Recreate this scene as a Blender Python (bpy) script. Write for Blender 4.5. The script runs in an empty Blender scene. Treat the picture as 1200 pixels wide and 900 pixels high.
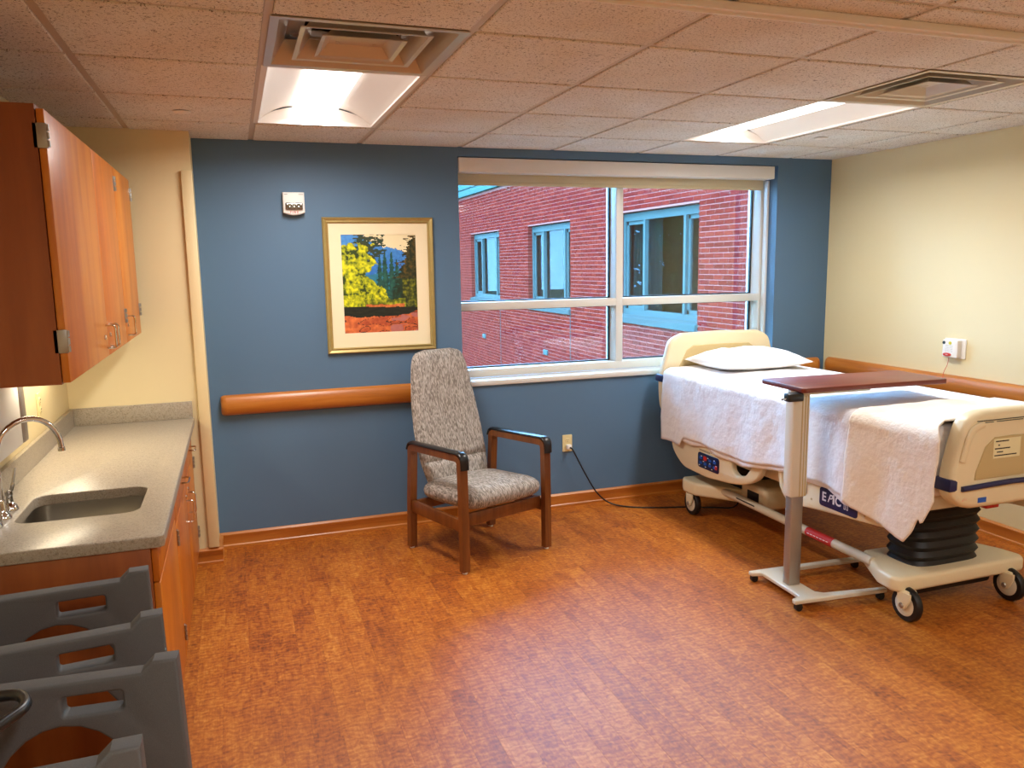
import bpy, bmesh, math, random
from mathutils import Vector, Matrix, noise
random.seed(7)
R = math.radians
scene = bpy.context.scene
C = scene.collection

# ------------------------------------------------------------------ camera, sky, exposure
cam_data = bpy.data.cameras.new('camera')
cam_data.sensor_fit = 'HORIZONTAL'
cam_data.sensor_width = 36.0
cam_data.lens = 36.0 * 928.66 / 1200.0
cam_data.clip_start = 0.02
cam = bpy.data.objects.new('camera', cam_data)
C.objects.link(cam)
CAMZ = 1.6467
cam.matrix_world = (Matrix.Translation((0, 0, CAMZ)) @ Matrix.Rotation(-0.3331, 4, 'Z')
                    @ Matrix.Rotation(math.pi / 2 - 0.1505, 4, 'X') @ Matrix.Rotation(-0.0159, 4, 'Z'))
scene.camera = cam
world = bpy.data.worlds.new('overcast_sky')
scene.world = world
world.use_nodes = True
bg = world.node_tree.nodes['Background']
bg.inputs[0].default_value = (0.27, 0.58, 1.0, 1)
bg.inputs[1].default_value = 36.0
scene.view_settings.view_transform = 'Standard'
scene.view_settings.look = 'None'
scene.view_settings.gamma = 1.0
scene.view_settings.use_curve_mapping = False
scene.view_settings.exposure = 0.0
LAMP = 30.5            # watts of light from each ceiling troffer

# ------------------------------------------------------------------ room dimensions (metres)
XL, XR = -0.852, 4.166
YB, YF = 4.8425, -1.6
YY = 4.60                       # cream wall behind the counter
XE = -0.174                     # its outer corner
H = 2.358
TILE = 0.6096
GX0, GY0 = -0.4693, 4.3102      # ceiling grid origin

# ------------------------------------------------------------------ colour + material helpers
def lin(c):
    if isinstance(c, str):
        c = [int(c[i:i + 2], 16) / 255 for i in (0, 2, 4)]
    return tuple((v / 12.92 if v <= .04045 else ((v + .055) / 1.055) ** 2.4) for v in c) + (1,)

class NT:
    def __init__(s, name):
        s.m = bpy.data.materials.new(name); s.m.use_nodes = True
        s.t = s.m.node_tree; s.b = s.t.nodes['Principled BSDF']
    def n(s, typ, **kw):
        x = s.t.nodes.new(typ)
        for k, v in kw.items():
            if k.startswith('i_'):
                key = k[2:]
                x.inputs[int(key) if key.isdigit() else key.replace('_', ' ')].default_value = v
            else: setattr(x, k, v)
        return x
    def l(s, a, b): s.t.links.new(a, b)
    def coords(s, scale=(1, 1, 1), rnd=0.0):
        tc = s.n('ShaderNodeTexCoord'); mp = s.n('ShaderNodeMapping')
        mp.inputs['Scale'].default_value = scale
        out = tc.outputs['Object']
        if rnd:
            oi = s.n('ShaderNodeObjectInfo'); ml = s.n('ShaderNodeMath', operation='MULTIPLY'); ml.inputs[1].default_value = rnd
            s.l(oi.outputs['Random'], ml.inputs[0])
            ad = s.n('ShaderNodeVectorMath', operation='ADD'); s.l(out, ad.inputs[0]); s.l(ml.outputs[0], ad.inputs[1]); out = ad.outputs[0]
        s.l(out, mp.inputs['Vector']); return mp.outputs[0]
    def ramp(s, fac, stops, interp='LINEAR'):
        r = s.n('ShaderNodeValToRGB'); r.color_ramp.interpolation = interp
        e = r.color_ramp.elements
        while len(e) < len(stops): e.new(0.5)
        for k, (p, c) in zip(e, stops): k.position = p; k.color = lin(c)
        s.l(fac, r.inputs[0]); return r.outputs[0]
    def bump(s, h, strength, dist=0.002):
        b = s.n('ShaderNodeBump'); b.inputs['Strength'].default_value = strength; b.inputs['Distance'].default_value = dist
        s.l(h, b.inputs['Height']); s.l(b.outputs[0], s.b.inputs['Normal'])
    def noise(s, vec, scale, detail=3, rough=.5, dist=0):
        x = s.n('ShaderNodeTexNoise'); s.l(vec, x.inputs['Vector'])
        x.inputs['Scale'].default_value = scale; x.inputs['Detail'].default_value = detail
        x.inputs['Roughness'].default_value = rough; x.inputs['Distortion'].default_value = dist
        return x.outputs['Fac']

def pmat(name, col, rough=.5, metal=0., var=0., vscale=8., bump=0., bscale=200., coat=0., spec=.5, bdist=.002):
    """plain material: base colour with slight procedural variation and fine relief"""
    s = NT(name); s.b.inputs['Roughness'].default_value = rough; s.b.inputs['Metallic'].default_value = metal
    s.b.inputs['Coat Weight'].default_value = coat; s.b.inputs['Specular IOR Level'].default_value = spec
    c = lin(col); v = s.coords()
    f = s.noise(v, vscale, 3)
    mx = s.n('ShaderNodeMix', data_type='RGBA'); k = 1 - (var or .02)
    mx.inputs[6].default_value = c; mx.inputs[7].default_value = (c[0] * k, c[1] * k, c[2] * k, 1)
    s.l(f, mx.inputs[0]); s.l(mx.outputs[2], s.b.inputs['Base Color'])
    if bump: s.bump(s.noise(v, bscale, 2), bump, bdist)
    return s.m

def wood(name, c1, c2, c3, axis='Z', stretch=12., scale=26., rough=.35, coat=.15, rnd=3.):
    s = NT(name); sc = {'X': (1 / stretch, 1, 1), 'Y': (1, 1 / stretch, 1), 'Z': (1, 1, 1 / stretch)}[axis]
    v = s.coords(sc, rnd)
    a = s.noise(v, scale, 5, .6, .6); b = s.noise(v, scale * .22, 3, .5, 1.2)
    mx = s.n('ShaderNodeMath', operation='MULTIPLY_ADD'); s.l(b, mx.inputs[0]); mx.inputs[1].default_value = 1.2
    ad = s.n('ShaderNodeMath', operation='MULTIPLY'); s.l(a, ad.inputs[0]); ad.inputs[1].default_value = .5; s.l(ad.outputs[0], mx.inputs[2])
    dv = s.n('ShaderNodeMath', operation='MULTIPLY'); s.l(mx.outputs[0], dv.inputs[0]); dv.inputs[1].default_value = .6
    s.l(s.ramp(dv.outputs[0], [(.28, c1), (.5, c2), (.72, c3)]), s.b.inputs['Base Color'])
    s.b.inputs['Roughness'].default_value = rough; s.b.inputs['Coat Weight'].default_value = coat; s.b.inputs['Coat Roughness'].default_value = .25
    s.bump(a, .06, .001)
    return s.m

def emis(name, col, strength):
    s = NT(name); s.b.inputs['Base Color'].default_value = lin(col)
    s.b.inputs['Emission Color'].default_value = lin(col); s.b.inputs['Emission Strength'].default_value = strength
    return s.m

def glass(name, tint='F4FAFC', refl=1.0, rough=0.0, ior=1.5):
    s = NT(name); t = s.t; t.nodes.remove(s.b)
    tr = s.n('ShaderNodeBsdfTransparent'); tr.inputs[0].default_value = lin(tint)
    gl = s.n('ShaderNodeBsdfGlossy'); gl.inputs['Roughness'].default_value = rough
    fr = s.n('ShaderNodeFresnel'); fr.inputs[0].default_value = ior
    ml = s.n('ShaderNodeMath', operation='MULTIPLY', use_clamp=True); s.l(fr.outputs[0], ml.inputs[0]); ml.inputs[1].default_value = refl
    mx = s.n('ShaderNodeMixShader'); s.l(ml.outputs[0], mx.inputs[0]); s.l(tr.outputs[0], mx.inputs[1]); s.l(gl.outputs[0], mx.inputs[2])
    s.l(mx.outputs[0], t.nodes['Material Output'].inputs[0]); return s.m

M = {}
M['blue'] = pmat('blue_wall_paint', '567694', .55, var=.06, vscale=3, bump=.08, bscale=350)
M['cream'] = pmat('cream_wall_paint', 'E3D3A6', .6, var=.04, vscale=3, bump=.06, bscale=350)
M['guard'] = pmat('cream_vinyl_corner_guard', 'E2CFA0', .5, var=.03)
M['tee'] = pmat('painted_grid_steel', 'C9BBAC', .5)
M['plenum'] = pmat('plenum_dark', '4A3A2C', .9)
M['counter'] = None
M['orange_wood'] = wood('handrail_wood', '9A5618', 'B86E26', 'C98438', 'X', 14, 60, .35, .2)
M['orange_wood_y'] = wood('handrail_wood_along_wall', '9A5618', 'B86E26', 'C98438', 'Y', 14, 60, .35, .2)
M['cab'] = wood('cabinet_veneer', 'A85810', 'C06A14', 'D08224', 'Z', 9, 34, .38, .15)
M['cab_shaded'] = wood('cabinet_veneer_shaded', '7C3E14', '914C1C', 'A25C26', 'Z', 9, 30, .4, .15)  # same veneer as the doors, with the carcass's shade put into the colour
M['chair_wood'] = wood('chair_stained_wood', '5A3014', '70401C', '865024', 'Z', 10, 70, .35, .25)
M['table_lam'] = wood('table_laminate_mahogany', '5A1E10', '6C2614', '7A3018', 'X', 12, 60, .38, .1)
M['steel'] = pmat('brushed_stainless', 'B9B4AA', .28, 1.0, var=.1, vscale=60)
M['chrome'] = pmat('chrome', 'D8D8D8', .08, 1.0)
M['hinge'] = pmat('hinge_nickel', 'A8A6A0', .35, .9)
M['white_plastic'] = pmat('white_plastic', 'EDEBE6', .4)
M['ivory'] = pmat('ivory_plastic', 'E2D39E', .4)
M['grey_plastic'] = pmat('grey_granite_plastic', '585A5C', .62, var=.35, vscale=420, bump=.25, bscale=500)
M['black'] = pmat('black_rubber', '0C0C0E', .5)
M['black_tube'] = pmat('black_glossy_plastic', '16181A', .3)
M['bed'] = pmat('beige_bed_plastic', 'E8D9B4', .38, var=.03)
M['bed_in'] = pmat('tan_bed_inset', 'C4AE7C', .5)
M['navy'] = pmat('navy_bumper', '1B2254', .4)
M['navy_lbl'] = pmat('navy_label', '101C48', .3)
M['tube_beige'] = pmat('beige_powder_coat', 'D6CCB4', .4)
M['pearl'] = pmat('warm_white_powder_coat', 'DCD3BE', .38)
M['alu'] = pmat('satin_aluminium', 'A9A299', .35, .7)
M['sheet'] = pmat('white_cotton_sheet', 'F1EFEF', .85, var=.03, vscale=5, bump=.6, bscale=22, bdist=.012)
M['blanket'] = pmat('off_white_thermal_blanket', 'F0E8DC', .95, var=.05, vscale=9, bump=.6, bscale=40, bdist=.008)
M['pillow'] = pmat('white_pillowcase', 'F5F4F4', .8, var=.02, bump=.5, bscale=12, bdist=.015)
M['red'] = pmat('red_print', 'C4281C', .5)
M['pink'] = pmat('orange_red_sticker', 'F2705A', .5)
M['blue_st'] = pmat('blue_sticker', '1F58B8', .5)
M['label'] = pmat('cream_paper_label', 'E9E0B4', .6)
M['ink'] = pmat('dark_ink', '2A2622', .7)
M['white_ink'] = pmat('white_ink', 'F2F2F2', .6)
M['gold'] = pmat('champagne_gold_frame', 'B9A468', .38, .55, var=.15, vscale=30)
M['mat_board'] = pmat('cream_mat_board', 'F2E3BE', .8)
M['valance'] = pmat('off_white_shade_box', 'E2E1DE', .4)
M['shade'] = pmat('beige_roller_fabric', 'C9BC9C', .8, bump=.1, bscale=800)
M['win'] = pmat('off_white_aluminium', 'D6D3CC', .35)
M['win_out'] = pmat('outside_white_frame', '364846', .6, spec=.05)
M['gasket'] = pmat('black_gasket', '101216', .5)
M['glass'] = glass('window_glass', 'F2F8FA', 1.5)
M['glass_out'] = glass('far_window_glass', 'C4D2D4', .1)
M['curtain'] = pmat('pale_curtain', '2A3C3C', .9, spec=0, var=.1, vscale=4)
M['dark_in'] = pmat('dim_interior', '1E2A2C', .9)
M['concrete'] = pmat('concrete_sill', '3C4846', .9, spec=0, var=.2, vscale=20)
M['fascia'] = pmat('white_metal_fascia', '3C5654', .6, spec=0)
M['mortar'] = pmat('grey_mortar', '84544E', .9, bump=.2, spec=0)
M['trof'] = pmat('white_troffer_enamel', 'EDE9E4', .45)
M['lens'] = emis('lit_lens', 'FFFAF4', 5.0)
M['uc_lens'] = emis('under_cabinet_tube', 'FFEFD0', 22.0)
M['diff'] = pmat('satin_diffuser_metal', 'C9BEB0', .3, .35)
M['duct'] = pmat('dark_duct', '0E0C0A', .8)
M['lawn'] = pmat('lawn', '4C5034', .9, spec=0, var=.4, vscale=2)
M['leaf'] = pmat('tree_foliage', '56703E', .9, spec=0, var=.5, vscale=3)
M['bark'] = pmat('bark', '4A3C30', .9)
M['yellow'] = pmat('bright_yellow_panel', 'D8D820', .5)
M['lens_clear'] = pmat('strobe_reflector', 'B8B4AC', .15, .9, var=.7, vscale=160)
M['green_btn'] = pmat('yellow_green_button', 'D5CF3E', .5)
M['dark_btn'] = pmat('dark_blue_button', '1C3440', .5)
M['conc_floor'] = pmat('subfloor', '3A1C0A', .8)

def mk_tile():
    s = NT('acoustic_ceiling_tile'); v = s.coords((1, 1, 1), 5)
    a = s.noise(v, 105, 3, .7); b = s.noise(v, 260, 1, .5); c = s.noise(v, 2.5, 2)
    f1 = s.ramp(a, [(.35, '6E665E'), (.42, 'E8E8E6')]); f2 = s.ramp(b, [(.30, '8A7E72'), (.38, 'FFFFFF')]); f3 = s.ramp(c, [(.3, 'F4EAE0'), (.7, 'FFFFFF')])
    m1 = s.n('ShaderNodeMix', data_type='RGBA', blend_type='MULTIPLY'); m1.inputs[0].default_value = .8
    s.l(f1, m1.inputs[6]); s.l(f2, m1.inputs[7])
    m2 = s.n('ShaderNodeMix', data_type='RGBA', blend_type='MULTIPLY'); m2.inputs[0].default_value = 1
    s.l(m1.outputs[2], m2.inputs[6]); s.l(f3, m2.inputs[7])
    s.l(m2.outputs[2], s.b.inputs['Base Color']); s.b.inputs['Roughness'].default_value = .9
    s.bump(a, .3, .002); return s.m
M['tile'] = mk_tile()

def mk_floor():
    s = NT('cherry_vinyl_plank'); v = s.coords((1, .30, 1), 37); v2 = s.coords((1, 1, 1), 37); v3 = s.coords((1, .06, 1), 37)
    curl = s.noise(v2, 26, 6, .7, 1.4); grain = s.noise(v, 34, 5, .65, .8); fine = s.noise(v3, 150, 3, .6); bl = s.noise(v, 5, 2, .5, .5)
    w = s.n('ShaderNodeTexWave', wave_type='BANDS', bands_direction='Y'); s.l(v2, w.inputs['Vector'])
    w.inputs['Scale'].default_value = 11; w.inputs['Distortion'].default_value = 9; w.inputs['Detail'].default_value = 3; w.inputs['Detail Scale'].default_value = 1.6
    def mul(x, k):
        m = s.n('ShaderNodeMath', operation='MULTIPLY'); s.l(x, m.inputs[0]); m.inputs[1].default_value = k; return m.outputs[0]
    def add(x, y):
        m = s.n('ShaderNodeMath', operation='ADD'); s.l(x, m.inputs[0]); s.l(y, m.inputs[1]); return m.outputs[0]
    oi = s.n('ShaderNodeObjectInfo')
    f = add(add(mul(curl, .46), mul(grain, .30)), add(mul(w.outputs['Fac'], .07), add(mul(fine, .16), mul(bl, .24))))
    f = add(f, mul(oi.outputs['Random'], .035))
    s.l(s.ramp(f, [(.48, '74380A'), (.59, '9E500C'), (.67, 'B46614'), (.80, 'CE8834')]), s.b.inputs['Base Color'])
    s.b.inputs['Roughness'].default_value = .52; s.b.inputs['Specular IOR Level'].default_value = .6
    s.bump(f, .05, .001); return s.m
M['plank'] = mk_floor()

def mk_counter():
    s = NT('taupe_solid_surface'); v = s.coords()
    a = s.noise(v, 330, 2, .6); b = s.noise(v, 140, 2, .5)
    m = s.n('ShaderNodeMix', data_type='RGBA', blend_type='MULTIPLY'); m.inputs[0].default_value = .7
    s.l(s.ramp(a, [(.34, '80786C'), (.42, 'A09684'), (.62, 'A89C8A'), (.70, 'B8AE9C')]), m.inputs[6]); s.l(s.ramp(b, [(.3, 'C8C0B4'), (.5, 'FFFFFF')]), m.inputs[7])
    s.l(m.outputs[2], s.b.inputs['Base Color']); s.b.inputs['Roughness'].default_value = .32; return s.m
M['counter'] = mk_counter()

def mk_fabric():
    s = NT('dashed_grey_upholstery'); v = s.coords((270, 58, 58))
    vo = s.n('ShaderNodeTexVoronoi'); s.l(v, vo.inputs['Vector']); vo.inputs['Scale'].default_value = 1.0
    sp = s.n('ShaderNodeSeparateColor'); s.l(vo.outputs['Color'], sp.inputs[0])
    s.l(s.ramp(sp.outputs[0], [(0, '746C64'), (.20, '8C847C'), (.45, '9E968E'), (.72, 'B4ACA4')], 'CONSTANT'), s.b.inputs['Base Color'])
    s.b.inputs['Roughness'].default_value = .9
    s.bump(s.noise(s.coords((300, 300, 300)), 1, 1), .3, .001); return s.m
M['fabric'] = mk_fabric()

def mk_brick():
    s = NT('red_brick'); v = s.coords((1, 1, 1), 9)
    oi = s.n('ShaderNodeObjectInfo'); g = s.n('ShaderNodeNewGeometry')
    ad = s.n('ShaderNodeMath', operation='ADD'); s.l(oi.outputs['Random'], ad.inputs[0]); s.l(g.outputs['Random Per Island'], ad.inputs[1])
    fr = s.n('ShaderNodeMath', operation='FRACT'); s.l(ad.outputs[0], fr.inputs[0])
    m = s.n('ShaderNodeMix', data_type='RGBA', blend_type='MULTIPLY'); m.inputs[0].default_value = .35
    s.l(s.ramp(fr.outputs[0], [(0, '5A1A15'), (.35, '651D17'), (.7, '70241B'), (1, '5E1918')]), m.inputs[6])
    s.l(s.ramp(s.noise(v, 30, 3), [(.3, 'B0A0A0'), (.7, 'FFFFFF')]), m.inputs[7])
    s.l(m.outputs[2], s.b.inputs['Base Color']); s.b.inputs['Roughness'].default_value = .9; s.b.inputs['Specular IOR Level'].default_value = 0; return s.m
M['brick'] = mk_brick()

# ------------------------------------------------------------------ geometry helpers
OFF = {}                                           # things authored in world coordinates: shift back by their base
def BM(): return bmesh.new()
def _bev(bm, vs, off, seg=2):
    es = list({e for v in vs for e in v.link_edges})
    bmesh.ops.bevel(bm, geom=es, offset=off, segments=seg, profile=.5, affect='EDGES', clamp_overlap=True)
def box(bm, x0, x1, y0, y1, z0, z1, bev=0, seg=2):
    r = [bm.verts.new((x, y, z)) for x in (x0, x1) for y in (y0, y1) for z in (z0, z1)]
    for f in ((0, 1, 3, 2), (4, 6, 7, 5), (0, 4, 5, 1), (2, 3, 7, 6), (0, 2, 6, 4), (1, 5, 7, 3)): bm.faces.new([r[k] for k in f])
    if bev: _bev(bm, r, bev, seg)
    return bm
def prism(bm, pts, axis, a0, a1, bev=0, seg=2):
    def p(u, v, w): return {'x': (w, u, v), 'y': (u, w, v), 'z': (u, v, w)}[axis]
    lo = [bm.verts.new(p(u, v, a0)) for u, v in pts]; hi = [bm.verts.new(p(u, v, a1)) for u, v in pts]
    n = len(pts); fs = [bm.faces.new(lo), bm.faces.new(hi)]
    for i in range(n): fs.append(bm.faces.new((lo[i], lo[(i + 1) % n], hi[(i + 1) % n], hi[i])))
    bmesh.ops.recalc_face_normals(bm, faces=fs)
    if bev: _bev(bm, lo + hi, bev, seg)
    return bm
def smooth_path(pts, k=6):
    pts = [Vector(p) for p in pts]; out = []
    for i in range(len(pts) - 1):
        a, b, c, d = pts[max(i - 1, 0)], pts[i], pts[i + 1], pts[min(i + 2, len(pts) - 1)]
        for j in range(k):
            t = j / k
            out.append(.5 * ((2 * b) + (c - a) * t + (2 * a - 5 * b + 4 * c - d) * t * t + (3 * b - a - 3 * c + d) * t ** 3))
    return out + [pts[-1]]
def round_path(pts, r, k=5):
    pts = [Vector(p) for p in pts]; out = [pts[0]]
    for i in range(1, len(pts) - 1):
        a, b, c = pts[i - 1], pts[i], pts[i + 1]
        d1 = (a - b).normalized(); d2 = (c - b).normalized(); q = min(r, (a - b).length * .49, (c - b).length * .49)
        s, e = b + d1 * q, b + d2 * q
        for j in range(k + 1):
            t = j / k; out.append(s * (1 - t) ** 2 + b * 2 * t * (1 - t) + e * t * t)
    return out + [pts[-1]]
def tube(bm, pts, r, seg=8, cap=True, flat=None, up=None):
    """round (or elliptic: flat=(a,b)) sweep along pts"""
    pts = [Vector(p) for p in pts]; rings = []; n = len(pts); prev = None
    for i, p in enumerate(pts):
        t = (pts[min(i + 1, n - 1)] - pts[max(i - 1, 0)]).normalized()
        if prev is None:
            u = Vector(up) if up else (Vector((0, 0, 1)) if abs(t.z) < .9 else Vector((1, 0, 0)))
        else: u = prev
        u = (u - t * u.dot(t)).normalized(); prev = u; w = t.cross(u)
        rr = r[i] if isinstance(r, (list, tuple)) else r; a, b = (flat if flat else (rr, rr))
        rings.append([bm.verts.new(p + u * math.cos(2 * math.pi * k / seg) * a + w * math.sin(2 * math.pi * k / seg) * b) for k in range(seg)])
    fs = []
    for A, B in zip(rings, rings[1:]):
        for k in range(seg): fs.append(bm.faces.new((A[k], A[(k + 1) % seg], B[(k + 1) % seg], B[k])))
    if cap: fs += [bm.faces.new(rings[0]), bm.faces.new(rings[-1])]
    bmesh.ops.recalc_face_normals(bm, faces=fs); return bm
def bar(bm, pts, a, b, up=(0, 0, 1)):
    """rectangular section sweep, half sizes a (along up) and b"""
    pts = [Vector(p) for p in pts]; rings = []; n = len(pts); u = Vector(up)
    for i, p in enumerate(pts):
        t = (pts[min(i + 1, n - 1)] - pts[max(i - 1, 0)]).normalized()
        w = t.cross(u).normalized() if abs(t.dot(u)) < .98 else prevw
        prevw = w; uu = w.cross(t).normalized()
        rings.append([bm.verts.new(p + uu * sa * a + w * sb * b) for sa, sb in ((1, 1), (1, -1), (-1, -1), (-1, 1))])
    fs = []
    for A, B in zip(rings, rings[1:]):
        for k in range(4): fs.append(bm.faces.new((A[k], A[(k + 1) % 4], B[(k + 1) % 4], B[k])))
    fs += [bm.faces.new(rings[0]), bm.faces.new(rings[-1])]
    bmesh.ops.recalc_face_normals(bm, faces=fs); return bm
def lathe(bm, prof, c, axis='z', seg=20):
    rings = []
    for r, h in prof:
        ring = []
        for k in range(seg):
            a = 2 * math.pi * k / seg; u, v = r * math.cos(a), r * math.sin(a)
            q = {'z': (u, v, h), 'x': (h, u, v), 'y': (u, h, v)}[axis]
            ring.append(bm.verts.new(Vector(c) + Vector(q)))
        rings.append(ring)
    fs = []
    for A, B in zip(rings, rings[1:]):
        for k in range(seg): fs.append(bm.faces.new((A[k], A[(k + 1) % seg], B[(k + 1) % seg], B[k])))
    fs += [bm.faces.new(rings[0]), bm.faces.new(rings[-1])]
    bmesh.ops.recalc_face_normals(bm, faces=fs); return bm
def surf(bm, fn, nu, nv, closed_u=False):
    g = [[bm.verts.new(fn(i / nu, j / nv)) for i in range(nu + (0 if closed_u else 1))] for j in range(nv + 1)]
    m = len(g[0])
    for j in range(nv):
        for i in range(nu): bm.faces.new((g[j][i], g[j][(i + 1) % m], g[j + 1][(i + 1) % m], g[j + 1][i]))
    return bm
FACE_Y = Matrix(((1, 0, 0, 0), (0, 0, -1, 0), (0, 1, 0, 0), (0, 0, 0, 1)))        # u->X v->Z, looks to -Y
FACE_X = Matrix(((0, 0, -1, 0), (-1, 0, 0, 0), (0, 1, 0, 0), (0, 0, 0, 1)))       # u->-Y v->Z, looks to -X
FACE_XP = Matrix(((0, 0, 1, 0), (1, 0, 0, 0), (0, 1, 0, 0), (0, 0, 0, 1)))        # u->Y v->Z, looks to +X
def from_curve(cu, mtx, bm):
    o = bpy.data.objects.new('tmp', cu); me = bpy.data.meshes.new_from_object(o)
    me.transform(mtx); bm.from_mesh(me)
    bpy.data.objects.remove(o); bpy.data.curves.remove(cu); bpy.data.meshes.remove(me)
    bmesh.ops.remove_doubles(bm, verts=bm.verts, dist=1e-5)
    bmesh.ops.recalc_face_normals(bm, faces=bm.faces)
    return bm
def plate(bm, loops, thick, mtx, bev=.003):
    """flat plate with holes: closed loops of (u,v), centred on the plane of mtx"""
    cu = bpy.data.curves.new('tmp', 'CURVE'); cu.dimensions = '2D'; cu.fill_mode = 'BOTH'
    cu.extrude = max(thick / 2 - bev, 0); cu.bevel_depth = bev; cu.bevel_resolution = 2; cu.offset = -bev
    for lp in loops:
        sp = cu.splines.new('POLY'); sp.points.add(len(lp) - 1); sp.use_cyclic_u = True
        for q, (u, v) in zip(sp.points, lp): q.co = (u, v, 0, 1)
    return from_curve(cu, mtx, bm)
def text(bm, s, size, mtx, ext=.0006, xs=1.0, shear=0, bold=0):
    cu = bpy.data.curves.new('tmp', 'FONT'); cu.body = s; cu.size = size; cu.extrude = ext; cu.align_x = 'CENTER'; cu.align_y = 'CENTER'; cu.shear = shear; cu.offset = bold
    return from_curve(cu, mtx @ Matrix.Diagonal((xs, 1, 1, 1)), bm)
def rrect(u0, u1, v0, v1, r, k=5):
    out = []
    for cx, cy, a0 in ((u1 - r, v1 - r, 0), (u0 + r, v1 - r, 90), (u0 + r, v0 + r, 180), (u1 - r, v0 + r, 270)):
        for j in range(k + 1):
            a = R(a0 + 90 * j / k); out.append((cx + r * math.cos(a), cy + r * math.sin(a)))
    return out
def at(mtx, x, y, z): return Matrix.Translation((x, y, z)) @ mtx

def off_of(p):
    while p is not None:
        if p.name in OFF: return OFF[p.name]
        p = p.parent
    return None
def obj(name, bm, mat, parent=None, ang=38, label=None, kind=None, data=None):
    if data is None:
        me = bpy.data.meshes.new(name)
        of = off_of(parent)
        if of is not None: bmesh.ops.translate(bm, verts=bm.verts, vec=-of)
        bm.to_mesh(me); bm.free()
        me.materials.append(M[mat] if isinstance(mat, str) else mat)
        me.shade_smooth(); me.set_sharp_from_angle(angle=R(ang))
    else: me = data
    o = bpy.data.objects.new(name, me); C.objects.link(o); o.parent = parent
    if label: o['label'] = label
    if kind: o['kind'] = kind
    return o
def thing(name, label, cat, loc=(0, 0, 0), rotz=0, group=None, worldly=True):
    o = bpy.data.objects.new(name, None); C.objects.link(o); o.empty_display_size = .1
    o.location = loc; o.rotation_euler = (0, 0, rotz); o['label'] = label; o['category'] = cat
    if group: o['group'] = group
    if worldly: OFF[o.name] = Vector(loc)
    return o
def tag(o, label, cat, group=None):
    o['label'] = label; o['category'] = cat
    if group: o['group'] = group
    return o
def struct(name, bm, mat, label=None, cat=None, parent=None):
    o = obj(name, bm, mat, parent)
    if parent is None:
        o['kind'] = 'structure'
        if label: o['label'] = label; o['category'] = cat
    return o
def base_at(o, loc):
    """move a one-mesh thing's origin to its base"""
    loc = Vector(loc); o.data.transform(Matrix.Translation(-loc)); o.location = loc; return o

# ================================================================== SETTING
# ---- floor: sub-slab plus one object per vinyl plank
fl = struct('floor', box(BM(), XL - .1, XR + .1, YF - .1, YB + .1, -.12, -.006), 'conc_floor', 'cherry wood-look vinyl plank floor of the patient room', 'floor')
PW, PL = .1016, .9144
def plank_mesh(w, l):
    bm = BM(); g = .0001
    b = box(bm, g, w - g, g, l - g, -.006, 0)
    top = [v for v in bm.verts if v.co.z > -.001]; es = [e for e in bm.edges if e.verts[0] in top and e.verts[1] in top]
    bmesh.ops.bevel(bm, geom=es, offset=.00025, segments=1, affect='EDGES')
    me = bpy.data.meshes.new('plank'); bm.to_mesh(me); bm.free(); me.materials.append(M['plank']); return me
pm = plank_mesh(PW, PL); rest = BM()
ncol = int((XR - XL) / PW) + 1
for i in range(ncol):
    x = XL + i * PW; w = min(PW, XR - x)
    if w < .01: continue
    y1 = YB; first = True; off = random.random()
    while y1 > YF + .01:
        l = PL * (off if first and off > .08 else 1); first = False
        y0 = max(y1 - l, YF); l = y1 - y0
        if y1 > 1.05 and x > -.75:
            full = abs(l - PL) < 1e-4 and abs(w - PW) < 1e-4
            o = bpy.data.objects.new('plank', pm if full else plank_mesh(w, l)); C.objects.link(o); o.parent = fl; o.location = (x, y0, 0)
        else: box(rest, x + .0004, x + w - .0004, y0 + .0004, y1 - .0004, -.006, 0)
        y1 = y0
obj('plank_field', rest, 'plank', fl, kind='stuff')

# ---- walls
wx0, wx1, wz0, wz1 = 1.345, 3.70, .885, 2.305          # window opening in the blue wall
WO = 5.16
bm = BM()
for a in ((XL - .15, wx0, 0, 2.7), (wx1, XR + .15, 0, 2.7), (wx0, wx1, 0, wz0), (wx0, wx1, wz1, 2.7)):
    box(bm, a[0], a[1], YB, WO, a[2], a[3])
struct('wall_back', bm, 'blue', 'slate blue painted wall around the window', 'wall')
struct('wall_right', box(BM(), XR, XR + .15, YF, YB, 0, 2.7), 'cream', 'cream painted wall beside the hospital bed', 'wall')
struct('wall_left', box(BM(), XL - .15, XL, YF, YB, 0, 2.7), 'cream', 'cream painted wall behind the sink counter', 'wall')
bm = BM(); box(bm, XL, XE, YY, YB, 0, 2.5)
struct('wall_niche', bm, 'cream', 'cream wall return at the end of the counter', 'wall')
struct('wall_front', box(BM(), XL - .15, XR + .15, YF - .15, YF, 0, 2.7), 'cream', 'cream wall behind the viewer', 'wall')
# corner guard board on the niche corner
bm = BM(); box(bm, -.226, XE + .004, YY - .022, YY, .10, 2.156, .004)
struct('trim_1', bm, 'guard', 'cream corner guard board on the end of the cream wall', 'trim')

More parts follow.
